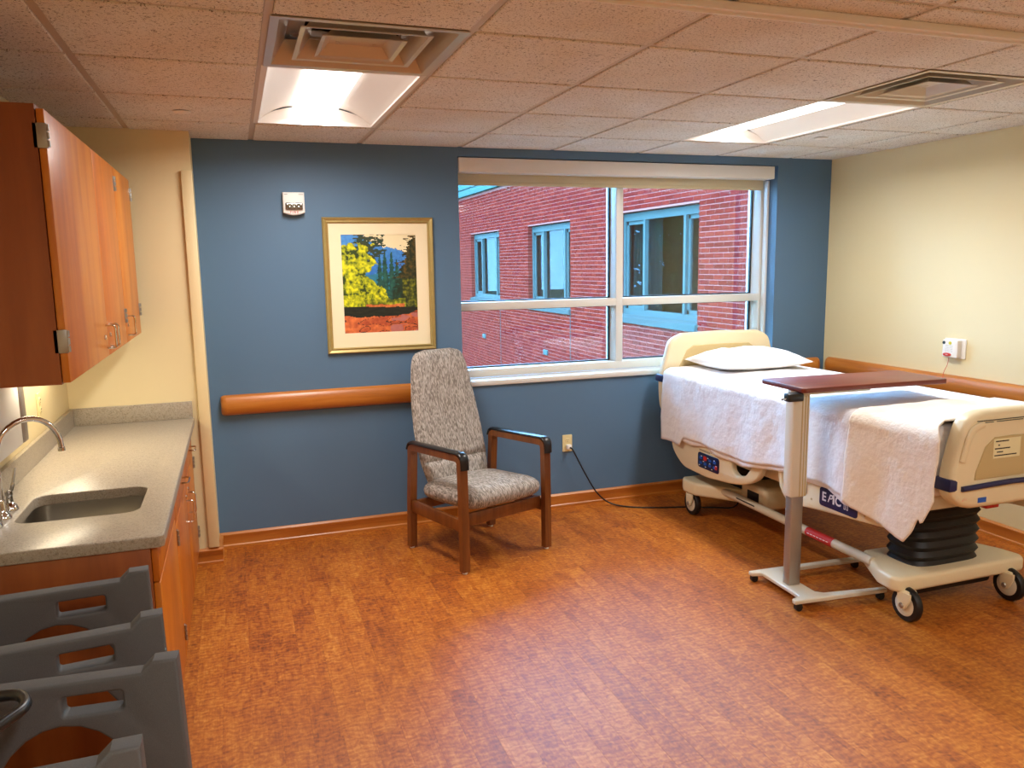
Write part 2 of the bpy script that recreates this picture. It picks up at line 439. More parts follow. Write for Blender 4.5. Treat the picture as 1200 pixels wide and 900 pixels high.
# ---- baseboards (wood, stepped profile)
def base_prof(t): return [(0, 0), (t, 0), (t, .016), (t * .75, .022), (t * .75, .066), (t * .95, .074), (t * .95, .084), (t * .4, .094), (0, .094)]
def base_prism(bm, pts, axis, a0, a1): return prism(bm, pts, axis, a0, a1)
bm = BM(); prism(bm, [(YB - u, v) for u, v in base_prof(.02)], 'x', XE, XR)
struct('baseboard_back', bm, 'orange_wood', 'stepped orange wood baseboard under the blue wall', 'baseboard')
bm = BM(); prism(bm, [(XR - u, v) for u, v in base_prof(.02)], 'y', YF, YB - .02)
struct('baseboard_right', bm, 'orange_wood_y', 'stepped orange wood baseboard under the cream wall by the bed', 'baseboard')
bm = BM(); prism(bm, [(YY - u, v) for u, v in base_prof(.02)], 'x', -.30, XE + .02); prism(bm, [(XE + u, v) for u, v in base_prof(.02)], 'y', YY - .001, YB - .02)
struct('baseboard_niche', bm, 'orange_wood', 'short orange wood baseboard at the cream wall corner', 'baseboard')

# ---- ceiling: hidden slab, grid bars, tiles
ce = struct('ceiling', box(BM(), XL - .1, XR + .1, YF - .1, YB + .1, 2.56, 2.66), 'plenum', 'suspended acoustic tile ceiling', 'ceiling')
xs = [XL] + [GX0 + TILE * i for i in range(0, 9) if XL < GX0 + TILE * i < XR] + [XR]
ys = sorted([YF, YB] + [GY0 - TILE * k for k in range(0, 10) if YF < GY0 - TILE * k < YB])
for x in xs[1:-1]: obj('grid_bar', box(BM(), x - .012, x + .012, YF, YB, H + .006, H + .04), 'tee', ce)
for y in ys[1:-1]:
    kk = round((GY0 - y) / TILE)
    for i in range(len(xs) - 1):
        if i in (2, 6) and kk in (1, 7): continue                          # troffers span this line
        obj('grid_bar', box(BM(), xs[i] + (.012 if i else 0), xs[i + 1] - (.012 if i < len(xs) - 2 else 0), y - .012, y + .012, H + .0065, H + .04), 'tee', ce)
bm = BM()
box(bm, XL, XE, YY - .02, YY, H + .004, H + .03); box(bm, XE, XE + .02, YY - .02, YB, H + .004, H + .03)
box(bm, XE, XR, YB - .02, YB, H + .004, H + .03); box(bm, XR - .02, XR, YF, YB, H + .004, H + .03)
obj('wall_angle', bm, 'tee', ce)
fixtures = {(1, 'L'), (5, 'L')}
def col_of(x): return round((x - GX0) / TILE)
def row_of(y1): return round((GY0 - y1) / TILE)         # row 0: first full row in front of the window wall
LIGHT_ROWS = {0, 1, 6, 7}; DIFF_ROWS = {2}
tm = {}
for i in range(len(xs) - 1):
    for j in range(len(ys) - 1):
        x0, x1, y0, y1 = xs[i], xs[i + 1], ys[j], ys[j + 1]
        c = col_of(x0) if i else -1; r = row_of(y1) if j < len(ys) - 2 else -1
        if c in (1, 5) and r in LIGHT_ROWS | DIFF_ROWS and i: continue
        if r == -1 and x1 < XE: y1 = YY
        a = (x0 + (.0135 if i else .001), x1 - (.0135 if i < len(xs) - 2 else .001), y0 + (.0135 if j else .001), y1 - (.0135 if j < len(ys) - 2 else .001))
        key = (round(a[1] - a[0], 4), round(a[3] - a[2], 4))
        if key not in tm:
            b = box(BM(), 0, key[0], 0, key[1], 0, .016, .003, 1); me = bpy.data.meshes.new('ceiling_tile'); b.to_mesh(me); b.free(); me.materials.append(M['tile']); tm[key] = me
        o = bpy.data.objects.new('ceiling_tile', tm[key]); C.objects.link(o); o.parent = ce; o.location = (a[0], a[2], H)

# ---- troffers (lamps of the room, and an unseen added pair)
def troffer(cx, cy, label):
    t = thing('ceiling_light', label, 'ceiling light', (cx, cy, H), 0, 'ceiling troffers', worldly=False)
    a, b = .2915, .596
    bm = BM()
    for s in (-1, 1):
        box(bm, s * a - .011, s * a + .011, -b, b, .004, .018); box(bm, -a, a, s * b - .011, s * b + .011, .004, .018)
    obj('frame', bm, 'trof', t)
    for s in (-1, 1):
        def f(u, v, s=s):
            x = .10 + (.285 - .10) * u
            return Vector((s * x, -b + 2 * b * v, .008 + .085 * math.cos(u * math.pi / 2) ** .8))
        bm = surf(BM(), f, 10, 4); obj('reflector_wing', bm, 'trof', t)
    for s in (-1, 1):
        pts = [(-a, .006), (a, .006)] + [(a - 2 * a * k / 12, .012 + .085 * math.sin(math.pi * k / 12) ** .6) for k in range(13)]
        obj('end_plate', prism(BM(), pts, 'y', s * (b - .006), s * (b - .002)), 'trof', t)
    pr = [(-.105, .088)] + [(-.105 + .21 * k / 10, .070 - .022 * math.sin(math.pi * k / 10)) for k in range(11)] + [(.105, .088)]
    obj('lens', prism(BM(), pr, 'y', -b + .012, b - .012), 'lens', t, label='glowing white diffuser lens')
    obj('housing', box(BM(), -.29, .29, -b, b, .10, .13), 'trof', t)
    ld = bpy.data.lights.new('lamp', 'AREA'); ld.shape = 'RECTANGLE'; ld.size = .20; ld.size_y = 2 * b - .06; ld.energy = LAMP; ld.color = (1, .97, .93); ld.spread = R(165)
    lo = bpy.data.objects.new('lamp', ld); C.objects.link(lo); lo.parent = t; lo.location = (0, 0, .044)
    return t
LX = [GX0 + 1.5 * TILE, GX0 + 5.5 * TILE]; LY = GY0 - TILE
troffer(LX[0], LY, 'lit white recessed ceiling light above the framed picture')
troffer(LX[1], LY, 'lit white recessed ceiling light nearest the cream wall by the bed')
troffer(LX[0], LY - 6 * TILE, 'unseen lit white recessed ceiling light added overhead behind the viewer, sink side')  # unseen pair carrying on the pattern, added to light the near floor
troffer(LX[1], LY - 6 * TILE, 'unseen lit white recessed ceiling light added overhead behind the viewer, bed side')

# ---- square ceiling diffusers
def diffuser(cx, cy, label):
    t = thing('air_diffuser', label, 'vent', (cx, cy, H), 0, 'square ceiling diffusers', worldly=False)
    def ring(bm, a, za, b, zb, th=.003):
        for s in range(4):
            m = Matrix.Rotation(math.pi / 2 * s, 3, 'Z')
            q = [m @ Vector(p) for p in ((-a, -a, za), (a, -a, za), (b, -b, zb), (-b, -b, zb), (-a, -a, za + th), (a, -a, za + th), (b, -b, zb + th), (-b, -b, zb + th))]
            v = [bm.verts.new(p) for p in q]
            for f in ((0, 1, 2, 3), (7, 6, 5, 4), (0, 4, 5, 1), (3, 2, 6, 7)): bm.faces.new([v[k] for k in f])
        bmesh.ops.recalc_face_normals(bm, faces=bm.faces); return bm
    bm = BM(); ring(bm, .298, .0, .272, .001); ring(bm, .272, .001, .225, .075); obj('outer_cone', bm, 'diff', t)
    bm = BM(); ring(bm, .205, .004, .19, .006); ring(bm, .19, .006, .15, .06); obj('louver', bm, 'diff', t)
    bm = BM(); ring(bm, .135, .002, .122, .006); ring(bm, .122, .006, .09, .04); box(bm, -.092, .092, -.092, .092, .038, .042); obj('louver', bm, 'diff', t)
    bm = BM(); lathe(bm, [(.17, .09), (.17, .19), (.168, .19), (.168, .09)], (0, 0, 0), 'z', 28); box(bm, -.28, .28, -.28, .28, .19, .195); obj('duct_neck', bm, 'duct', t)
    for sx_ in (-1, 1):
        for sy_ in (-1, 1): obj('support_arm', bar(BM(), [(sx_ * .06, sy_ * .06, .04), (sx_ * .2, sy_ * .2, .085)], .004, .008), 'diff', t)
    bm = BM(); ring(bm, .29, .095, .165, .096); obj('back_pan', bm, 'diff', t)
    return t
diffuser(LX[0], GY0 - 2.5 * TILE, 'square metal ceiling air diffuser above the picture side light')
diffuser(LX[1], GY0 - 2.5 * TILE, 'square metal ceiling air diffuser on the bed side')
# ---- concealed sprinkler caps
for (x, y, l) in ((-.174, 4.033, 'small round white sprinkler cap in the ceiling near the wall cabinet'), (3.337, 3.981, 'small round white sprinkler cap in the ceiling near the cream wall')):
    t = thing('sprinkler_cap', l, 'sprinkler', (x, y, H), 0, 'ceiling sprinkler caps', worldly=False)
    obj('cover_plate', lathe(BM(), [(.001, -.008), (.036, -.008), (.04, -.006), (.04, -.003)], (0, 0, 0), 'z', 24), 'trof', t)
    obj('rim', lathe(BM(), [(.03, -.003), (.032, .0), (.028, .0)], (0, 0, 0), 'z', 24), 'duct', t)
# ---- curtain track on the ceiling
t = thing('curtain_track', 'long off-white curtain track across the ceiling at upper right', 'curtain track', (2.3, 2.02, H))
obj('rail', box(BM(), .6, XR, 1.996, 2.044, H - .016, H - .0005, .002), 'trof', t)
for yy in (1.998, 2.042): obj('lip', box(BM(), .6, XR, yy - .003, yy + .003, H - .024, H - .014), 'trof', t)

# ================================================================== WINDOW
FY = 4.985; GY = 5.09
w = thing('window_1', 'large fixed window of four panes with off-white frame in the blue wall', 'window', ((wx0 + wx1) / 2, FY, wz0)); w['kind'] = 'structure'
bm = BM(); z0w, z1w = .905, 2.29
box(bm, wx0, wx0 + .03, FY, 5.14, z0w, z1w, .002); box(bm, 3.67, wx1, FY, 5.14, z0w, z1w, .002)
obj('side_frame', bm, 'win', w)
obj('bottom_rail', box(BM(), wx0 + .03, 3.67, FY, 5.14, z0w, .957, .003), 'win', w)
obj('top_rail', box(BM(), wx0 + .03, 3.67, FY, 5.14, 2.23, z1w, .003), 'win', w)
obj('mullion', box(BM(), 2.499, 2.551, FY, 5.14, .957, 2.23, .002), 'win', w)
for x0, x1 in ((wx0 + .03, 2.499), (2.551, 3.67)):
    obj('transom', box(BM(), x0, x1, FY, 5.14, 1.348, 1.400, .002), 'win', w)
    for z0, z1 in ((.957, 1.348), (1.400, 2.23)):
        p = obj('pane', box(BM(), x0, x1, GY, GY + .006, z0, z1), 'glass', w)
        bm = BM()
        for a in ((x0, x0 + .01, z0, z1), (x1 - .01, x1, z0, z1), (x0, x1, z0, z0 + .008), (x0, x1, z1 - .008, z1)): box(bm, a[0], a[1], GY - .008, GY + .014, a[2], a[3])
        obj('gasket', bm, 'gasket', p)
bm = BM(); box(bm, wx0, wx1, 4.825, FY, .872, .905, .006); obj('window_sill', bm, 'win', w)
# shade box and roller blind
t = thing('roller_blind', 'rolled-up beige roller blind in an off-white valance box over the window', 'blind', (2.5, 4.88, 2.2))
obj('valance', box(BM(), 1.350, 3.668, 4.835, 4.945, 2.212, 2.298, .004), 'valance', t)
obj('shade_fabric', box(BM(), 1.352, 3.66, 4.955, 4.958, 2.155, 2.285), 'shade', t)
obj('hem_bar', box(BM(), 1.352, 3.66, 4.949, 4.964, 2.143, 2.166, .004), 'shade', t)
obj('side_channel', box(BM(), 3.683, 3.699, 4.93, 4.975, .91, 2.21, .002), 'win', t)

# ================================================================== HANDRAILS
def rail_prof():
    return [(0, -.055), (.030, -.060), (.050, -.045), (.058, -.015), (.058, .015), (.050, .045), (.030, .060), (0, .055)]
def rail(name, label, axis, a0, a1, wall, zc, mat):
    mid = (a0 + a1) / 2
    loc = (mid, wall, zc - .06) if axis == 'x' else (wall, mid, zc - .06)
    t = thing(name, label, 'handrail', loc, 0, 'wooden wall handrails')
    pr = rail_prof(); pts = [((wall - u), zc + v) for u, v in pr]
    obj('rail', prism(BM(), pts, axis, a0 + .03, a1 - .03), mat, t, 50)
    for s, e in ((a0, a0 + .03), (a1, a1 - .03)):                      # rounded end caps
        bm = BM(); rings = []
        for k in range(6):
            q = k / 5; sc = 1 - .45 * q ** 2.2; p = e + (s - e) * math.sin(q * math.pi / 2)
            rings.append([bm.verts.new(((p, wall - u * sc, zc + v * (1 - .25 * q ** 2)) if axis == 'x' else (wall - u * sc, p, zc + v * (1 - .25 * q ** 2)))) for u, v in pr])
        for A, B in zip(rings, rings[1:]):
            for k in range(len(A)): bm.faces.new((A[k], A[(k + 1) % len(A)], B[(k + 1) % len(A)], B[k]))
        bm.faces.new(rings[-1]); bmesh.ops.recalc_face_normals(bm, faces=bm.faces)
        obj('end_cap', bm, mat, t, 50)
    return t
rail('handrail', 'orange wood handrail on the blue wall behind the patient chair', 'x', -.115, 1.30, YB, .862, 'orange_wood')
rail('handrail', 'short end of wood handrail on the blue wall behind the bed pillow', 'x', 3.25, 4.10, YB, .862, 'orange_wood')
rail('handrail', 'long orange wood handrail along the cream wall beside the bed', 'y', .6, 4.775, XR, .868, 'orange_wood_y')

# ================================================================== FRAMED PICTURE
t = thing('framed_picture', 'gold-framed forest stream landscape print on the blue wall', 'picture', (.84, YB, 1.13))
px0, px1, pz0, pz1 = .508, 1.171, 1.128, 1.934; ix0, ix1, iz0, iz1 = .614, 1.063, 1.247, 1.833
def frame_side(pa, pb, na, nb):
    bm = BM(); prof = [(0, 0), (0, .020), (.006, .026), (.02, .020), (.028, .024), (.034, .018), (.034, 0)]
    A = [bm.verts.new((pa[0] + na[0] * u, YB - w, pa[1] + na[1] * u)) for u, w in prof]; B = [bm.verts.new((pb[0] + nb[0] * u, YB - w, pb[1] + nb[1] * u)) for u, w in prof]
    n = len(prof)
    for k in range(n): bm.faces.new((A[k], A[(k + 1) % n], B[(k + 1) % n], B[k]))
    bm.faces.new(A); bm.faces.new(B); bmesh.ops.recalc_face_normals(bm, faces=bm.faces); return bm
cs = [(px0, pz0), (px1, pz0), (px1, pz1), (px0, pz1)]; ns = [(1, 1), (-1, 1), (-1, -1), (1, -1)]
for k in range(4): obj('frame_bar', frame_side(cs[k], cs[(k + 1) % 4], ns[k], ns[(k + 1) % 4]), 'gold', t, 25)
bm = BM(); e = .03
for a in ((px0 + e, ix0, pz0 + e, pz1 - e), (ix1, px1 - e, pz0 + e, pz1 - e), (ix0, ix1, pz0 + e, iz0), (ix0, ix1, iz1, pz1 - e)): box(bm, a[0], a[1], YB - .012, YB - .009, a[2], a[3])
obj('mat_board', bm, 'mat_board', t, label='wide cream mat board')
def art(u, v):
    n1 = noise.fractal(Vector((u * 6, v * 8, 0)), 1, 2, 4); n2 = noise.fractal(Vector((u * 22, v * 26, 5)), 1, 2, 3); n3 = noise.fractal(Vector((u * 9, v * 40, 9)), 1, 2, 3)
    def mx(a, b, t): t = max(0, min(1, t)); return [a[i] * (1 - t) + b[i] * t for i in range(3)]
    c = [.93, .87, .70]                                                        # pale sky
    ridge = .90 - .20 * (u - .45) + .05 * n1 + (.12 if u < .3 else 0)
    if v < ridge: c = mx([.16, .42, .74], [.30, .58, .86], (v - .5) * 2 + n2 * .5)
    if v < .62 + .05 * n1: c = mx([.10, .42, .42], [.16, .48, .62], (v - .3) * 3 + n2 * .4)
    for cx, top, wd in ((.50, .80, .06), (.57, .83, .07), (.66, .82, .06), (.73, .74, .05)):    # distant conifers
        if .28 < v < top and abs(u - cx) < wd * (1.05 - (v - .28) / (top - .28)) * (1 + .8 * n3) + .006: c = mx([.07, .24, .22], [.14, .38, .32], .5 + n2)
    if v > .70 + .5 * abs(u - .36) and abs(u - .36) < .20 + .05 * n3 and n3 + .5 * n2 > -.05 - .4 * (1 - abs(u - .36) / .2) * (v < .93): c = mx([.24, .24, .12], [.12, .26, .22], .5 + n2)   # tall pine behind
    lim = .36 + .16 * n1 + (.02 if v > .6 else .30 * (.6 - v) / .35)
    if .24 < v < .88 + .06 * n1 and u < lim:                                   # yellow broadleaf
        c = mx([.40, .47, .05], [.90, .88, .10], .5 + .9 * n2 + .5 * n1)
        if n2 * .8 + n1 * .6 < -.34: c = mx([.16, .24, .06], [.30, .36, .06], .5 + n1)
    edge = .90 - .30 * (.97 - v) / .7 + .11 * n3 + .03 * n2
    if .20 < v < .985 - .3 * max(0, .9 - u) and u > max(edge, .66): c = mx([.09, .15, .07], [.40, .30, .10] if v > .55 else ([.10, .26, .20] if u < .8 else [.52, .52, .10]), .42 + n2 * 1.0)
    if .24 < v < .34 + .03 * n1 and .28 < u < .84: c = mx([.28, .34, .05], [.72, .72, .12], .4 + n2)
    if v < .285 + .012 * n1 and .3 < u < .82: c = mx([.72, .34, .16], [.88, .52, .26], .5 + n2)
    if v < .262 - .02 * (u - .5) + .008 * n1: c = mx([.05, .08, .05], [.12, .15, .10], .5 + n3)         # dark pool
    shore = .165 + .02 * n1 + (.06 * (u - .7) / .3 if u > .7 else 0)
    if v < shore: 
        n4 = noise.fractal(Vector((u * 3.2, v * 14, 3)), 1, 2, 2)
        c = mx([.62, .24, .14], [.90, .50, .26], .5 + .7 * n4 + .35 * n2)
        if abs(n4 + .05) < .035: c = [.28, .10, .08]
        if u > .62 and n4 > .12: c = mx(c, [.66, .42, .46], .7)
    return c
bm = BM(); nu, nv = 110, 144
cl = bm.loops.layers.float_color.new('print')
g = [[bm.verts.new((ix0 - .002 + (ix1 - ix0 + .004) * i / nu, YB - .0085, iz0 - .002 + (iz1 - iz0 + .004) * j / nv)) for i in range(nu + 1)] for j in range(nv + 1)]
for j in range(nv):
    for i in range(nu):
        f = bm.faces.new((g[j][i], g[j][i + 1], g[j + 1][i + 1], g[j + 1][i])); cc = lin(art((i + .5) / nu, (j + .5) / nv))
        for lp in f.loops: lp[cl] = cc
s = NT('landscape_print'); va = s.n('ShaderNodeVertexColor'); va.layer_name = 'print'; s.l(va.outputs[0], s.b.inputs['Base Color']); s.b.inputs['Roughness'].default_value = .45
obj('print', bm, s.m, t, label='forest print with yellow tree, blue hills and red rocks')
bm = BM(); box(bm, px0 + .002, px1 - .002, YB - .008, YB - .001, pz0 + .002, pz1 - .002); obj('backing', bm, 'mat_board', t)

# ================================================================== FIRE STROBE
t = thing('fire_alarm_strobe', 'white wall fire alarm strobe left of the gold-framed picture', 'alarm', (.354, YB, 1.94))
sx0, sx1, sz0, sz1 = .294, .414, 1.945, 2.071
out = [(sx0, sz1), (sx1, sz1), (sx1, sz0 + .012)] + [(sx1 - (sx1 - sx0) * k / 8, sz0 + .012 - .014 * math.sin(math.pi * k / 8)) for k in range(1, 8)] + [(sx0, sz0 + .012)]
obj('body', plate(BM(), [out], .05, at(FACE_Y, 0, YB - .025, 0), .005), 'white_plastic', t)
bm = BM(); plate(bm, [rrect(sx0 + .012, sx1 - .012, 1.972, 2.012, .006)], .03, at(FACE_Y, 0, YB - .05, 0), .006); obj('strobe_lens', bm, 'lens_clear', t, label='clear faceted strobe lens')
bm = BM()
for k in range(7): lathe(bm, [(.001, -.004), (.006, -.003), (.007, 0)], (sx0 + .022 + .0127 * k, YB - .065, 1.992 + .006 * (-1) ** k), 'y', 8)
obj('reflector_facet', bm, 'lens_clear', t)
obj('fire_lettering', text(BM(), 'F I R E', .018, at(FACE_Y, .354, YB - .0505, 1.958)), 'red', t, label='red FIRE lettering')
for xa, xb in ((sx0 + .008, sx0 + .026), (sx1 - .032, sx1 - .006)): obj('print_mark', box(BM(), xa, xb, YB - .0506, YB - .0496, 2.058, 2.060), 'ink', t)

# ================================================================== OUTLETS + CALL STATION
def outlet(cx, cy, z, mtx, label):
    t = thing('power_outlet', label, 'outlet', (cx, cy, z - .06), 0, worldly=True)
    def pm2(u, v, w): return at(mtx, cx, cy, z) @ Matrix.Translation((u, v, w))
    obj('cover_plate', plate(BM(), [rrect(-.035, .035, -.0575, .0575, .005)], .006, pm2(0, 0, .003), .002), 'ivory', t)
    for dv in (.021, -.021):
        f = obj('receptacle', plate(BM(), [rrect(-.017, .017, -.0145, .0145, .012)], .004, pm2(0, dv, .007), .001), 'ivory', t)
        bm = BM()
        for du, hh in ((-.006, .008), (.006, .006)): plate(bm, [rrect(du - .001, du + .001, .001 - hh / 2 + .003, .001 + hh / 2 + .003, .0005)], .001, pm2(0, dv, .0095), .0002)
        plate(bm, [rrect(-.002, .002, -.010, -.006, .0019)], .001, pm2(0, dv, .0095), .0002)
        obj('slot', bm, 'ink', f)
    return t
outlet(2.064, YB, .440, FACE_Y, 'ivory power outlet on the blue wall with a cord plugged in')
outlet(XL, 3.96, 1.06, FACE_XP, 'small ivory outlet on the cream wall above the backsplash')
# nurse call station
t = thing('nurse_call_station', 'white nurse call box with red button and pull cord on the cream wall', 'call station', (XR, 3.685, 1.03))
obj('back_plate', plate(BM(), [rrect(-3.762, -3.608, 1.030, 1.150, .006)], .008, at(FACE_X, XR - .004, 0, 0), .002), 'white_plastic', t)
obj('housing', plate(BM(), [rrect(-3.745, -3.636, 1.036, 1.144, .006)], .036, at(FACE_X, XR - .024, 0, 0), .004), 'white_plastic', t)
bm = BM()
for k in range(7):
    for j in range(6): lathe(bm, [(.0005, -.001), (.0022, -.0006), (.0022, .002)], (XR - .0415, 3.722 - .008 * k, 1.070 + .008 * j), 'x', 6)
obj('speaker_grille', bm, 'alu', t)
obj('call_button', plate(BM(), [[(-3.708 + .030 * math.cos(a * .3142), 1.052 + .011 * math.sin(a * .3142)) for a in range(20)]], .006, at(FACE_X, XR - .043, 0, 0), .002), 'red', t, label='red oval pull button')
for yy, mt in ((3.735, 'dark_btn'), (3.69, 'green_btn')):
    obj('round_button', lathe(BM(), [(.0005, -.005), (.009, -.005), (.010, -.003), (.010, .002)], (XR - .041, yy, 1.124), 'x', 16), mt, t)
bm = BM(); plate(bm, [rrect(-3.716, -3.700, 1.0505, 1.0535, .001)], .001, at(FACE_X, XR - .0463, 0, 0), .0003); obj('button_mark', bm, 'white_ink', t)
obj('pull_cord', tube(BM(), smooth_path([(XR - .034, 3.700, 1.036), (XR - .040, 3.702, .99), (XR - .062, 3.706, .94), (XR - .064, 3.708, .88)], 5), .0016, 6), 'red', t, label='thin red pull cord')

# ================================================================== COUNTER RUN
CT = .843; CF = -.252; CN = 2.552
# base cabinets
def handle(parent, x, y, z, vertical=False, length=.10, mat='chrome', proj=.032):
    h = length / 2
    if vertical: pts = [(x, y, z - h), (x + proj, y, z - h), (x + proj, y, z + h), (x, y, z + h)]
    else: pts = [(x, y - h, z), (x + proj, y - h, z), (x + proj, y + h, z), (x, y + h, z)]
    return obj('handle', tube(BM(), round_path(pts, .012), .004, 8), mat, parent)
def hinge(parent, x, y, z, s=1, face=False):
    bm = BM(); box(bm, x - .012, x + .005, min(y, y + .016 * s), max(y, y + .016 * s), z - .032, z + .032, .002)
    if face: box(bm, x - .030, x + .006, y - .006, y - .001, z - .034, z + .034, .001)
    for k in range(3): lathe(bm, [(.005, -.009), (.005, .009)], (x + .007, y - .002 * s, z - .022 + .022 * k), 'z', 8)
    return obj('hinge', bm, 'hinge', parent)
def lock(parent, x, y, z): return obj('lock', lathe(BM(), [(.0085, 0), (.0085, .005), (.006, .007), (.001, .007)], (x, y, z), 'x', 12), 'chrome', parent)
BX = -.295                                             # carcass front, doors proud of it
def base_cabinet(y0, y1, label, drawer_handle, hinge_far, panel_rest, handles=True):
    t = thing('base_cabinet', label, 'cabinet', ((XL + BX) / 2, (y0 + y1) / 2, 0))
    bm = BM(); th = .018
    box(bm, XL + .001, BX, y0, y0 + th, .0, CT - .04); box(bm, XL + .001, BX, y1 - th, y1, 0, CT - .04)
    box(bm, XL + .001, BX, y0 + th, y1 - th, .10, .118); box(bm, XL + .001, XL + .012, y0 + th, y1 - th, .118, CT - .04); box(bm, BX - .07, BX - .055, y0 + th, y1 - th, 0, .10)
    obj('body', bm, 'cab_shaded', t)
    return t
gap = .0025
# near unit: sink base (false front + two doors)
t = base_cabinet(2.575, 3.25, 'cherry wood sink base cabinet nearest the viewer, end panel exposed', None, None, None)
f = obj('false_front', box(BM(), BX + .001, BX + .02, 2.580, 3.248, .688, .798, .002), 'cab', t)
d = obj('door', box(BM(), BX + .001, BX + .02, 2.580, 3.248, .105, .683, .002), 'cab', t)
obj('end_panel', box(BM(), XL + .001, BX, 2.562, 2.576, 0, CT - .038, .001), 'cab_shaded', t)
# far unit: two drawers over two doors
t = base_cabinet(3.252, 4.578, 'cherry wood base cabinet with two drawers beside the cream wall', None, None, None)
for (y0, y1) in ((3.256, 3.914), (3.917, 4.572)):
    d = obj('drawer', box(BM(), BX + .001, BX + .02, y0, y1, .655, .798, .002), 'cab', t)
    handle(d, BX + .02, (y0 + y1) / 2 + .10, .725, False)
for (y0, y1, hs) in ((3.256, 3.914, 0), (3.917, 4.572, 1)):
    d = obj('door', box(BM(), BX + .001, BX + .02, y0, y1, .105, .650, .002), 'cab', t)
    hy = y1 - .045 if hs == 0 else y0 + .10
    handle(d, BX + .02, hy, .53, True); lock(d, BX + .02, hy - .0, .60)
    hinge(d, BX + .018, (y0 + .012) if hs == 0 else y1, .60, 1 if hs == 0 else -1); hinge(d, BX + .018, (y0 + .012) if hs == 0 else y1, .205, 1 if hs == 0 else -1)

# countertop with sink cut-out
t = thing('countertop', 'speckled taupe solid-surface countertop with backsplash and sink cut-out', 'countertop', (-.55, 3.57, CT - .038))
sx = (-.725, -.352); sy = (2.848, 3.192)
outer = [(XL + .001, CN), (CF - .012, CN), (CF, CN + .012), (CF, YY - .001), (XL + .001, YY - .001)]
obj('slab', plate(BM(), [outer, rrect(sx[0], sx[1], sy[0], sy[1], .05)], .038, Matrix.Translation((0, 0, CT - .019)), .004), 'counter', t)
bm = BM(); box(bm, XL + .001, XL + .020, CN + .005, YY - .001, CT, CT + .092, .002); obj('backsplash', bm, 'counter', t)
bm = BM(); box(bm, XL + .020, CF - .005, YY - .020, YY - .001, CT, CT + .092, .002); obj('backsplash', bm, 'counter', t)
# sink bowl
t = thing('sink', 'square stainless steel undermount sink in the taupe counter', 'sink', ((sx[0] + sx[1]) / 2, (sy[0] + sy[1]) / 2, CT - .18))
def bowl(u, v):
    # v: 0 rim .. 1 floor centre
    k = u * 4; base = rrect(sx[0] - .006, sx[1] + .006, sy[0] - .006, sy[1] + .006, .055, 7); n = len(base)
    p = base[int(round(u * n)) % n]; cx, cy = (sx[0] + sx[1]) / 2, (sy[0] + sy[1]) / 2
    if v < .6: s, z = 1 - .03 * v, CT - .036 - .125 * v / .6
    else: q = (v - .6) / .4; s, z = (1 - .018) * (1 - q * .93), CT - .161 - .014 * math.sin(min(q * 3, 1) * math.pi / 2) - .006 * q
    return Vector((cx + (p[0] - cx) * s, cy + (p[1] - cy) * s, z))
bm = surf(BM(), bowl, len(rrect(0, 1, 0, 1, .1, 7)), 12, True); bmesh.ops.recalc_face_normals(bm, faces=bm.faces)
for f in bm.faces: f.normal_flip()
o = obj('bowl', bm, 'steel', t, 60)
cxs, cys = (sx[0] + sx[1]) / 2, (sy[0] + sy[1]) / 2
obj('drain', lathe(BM(), [(.001, 0), (.030, 0), (.042, .004), (.044, .001)], (cxs, cys, CT - .181), 'z', 24), 'chrome', t)
# faucet
t = thing('faucet', 'chrome gooseneck faucet with lever handles behind the sink', 'faucet', (-.768, 2.93, CT))
FX0, FYB, FZ = -.768, 2.93, CT + .205
obj('base', lathe(BM(), [(.028, 0), (.028, .006), (.020, .018), (.014, .030), (.012, .06), (.010, .065)], (FX0, FYB, CT), 'z', 20), 'chrome', t)
tip = Vector((-.600, 3.046, FZ)); b0 = Vector((FX0, FYB, FZ))
arc = [(FX0, FYB, CT + .05), (FX0, FYB, FZ)] + [b0.lerp(tip, (1 - math.cos(a)) / 2) + Vector((0, 0, .112 * math.sin(a))) for a in [math.pi * k / 16 for k in range(1, 16)]] + [tip]
obj('spout', tube(BM(), arc + [tip - Vector((0, 0, .008))], .0092, 12), 'chrome', t)
obj('aerator', lathe(BM(), [(.0118, 0), (.0118, .012), (.009, .014)], tip - Vector((0, 0, .016)), 'z', 14), 'chrome', t)
for yy in (2.83, 3.03):
    h = obj('valve', lathe(BM(), [(.026, 0), (.026, .006), (.020, .02), (.012, .028), (.010, .05), (.012, .054), (.012, .066), (.006, .07)], (-.768, yy, CT), 'z', 18), 'chrome', t)
    obj('lever', tube(BM(), smooth_path([(-.768, yy, CT + .06), (-.760, yy, CT + .070), (-.753, yy, CT + .095), (-.742, yy, CT + .145)], 5), [.006] * 10 + [.004] * 6, 8), 'chrome', h)

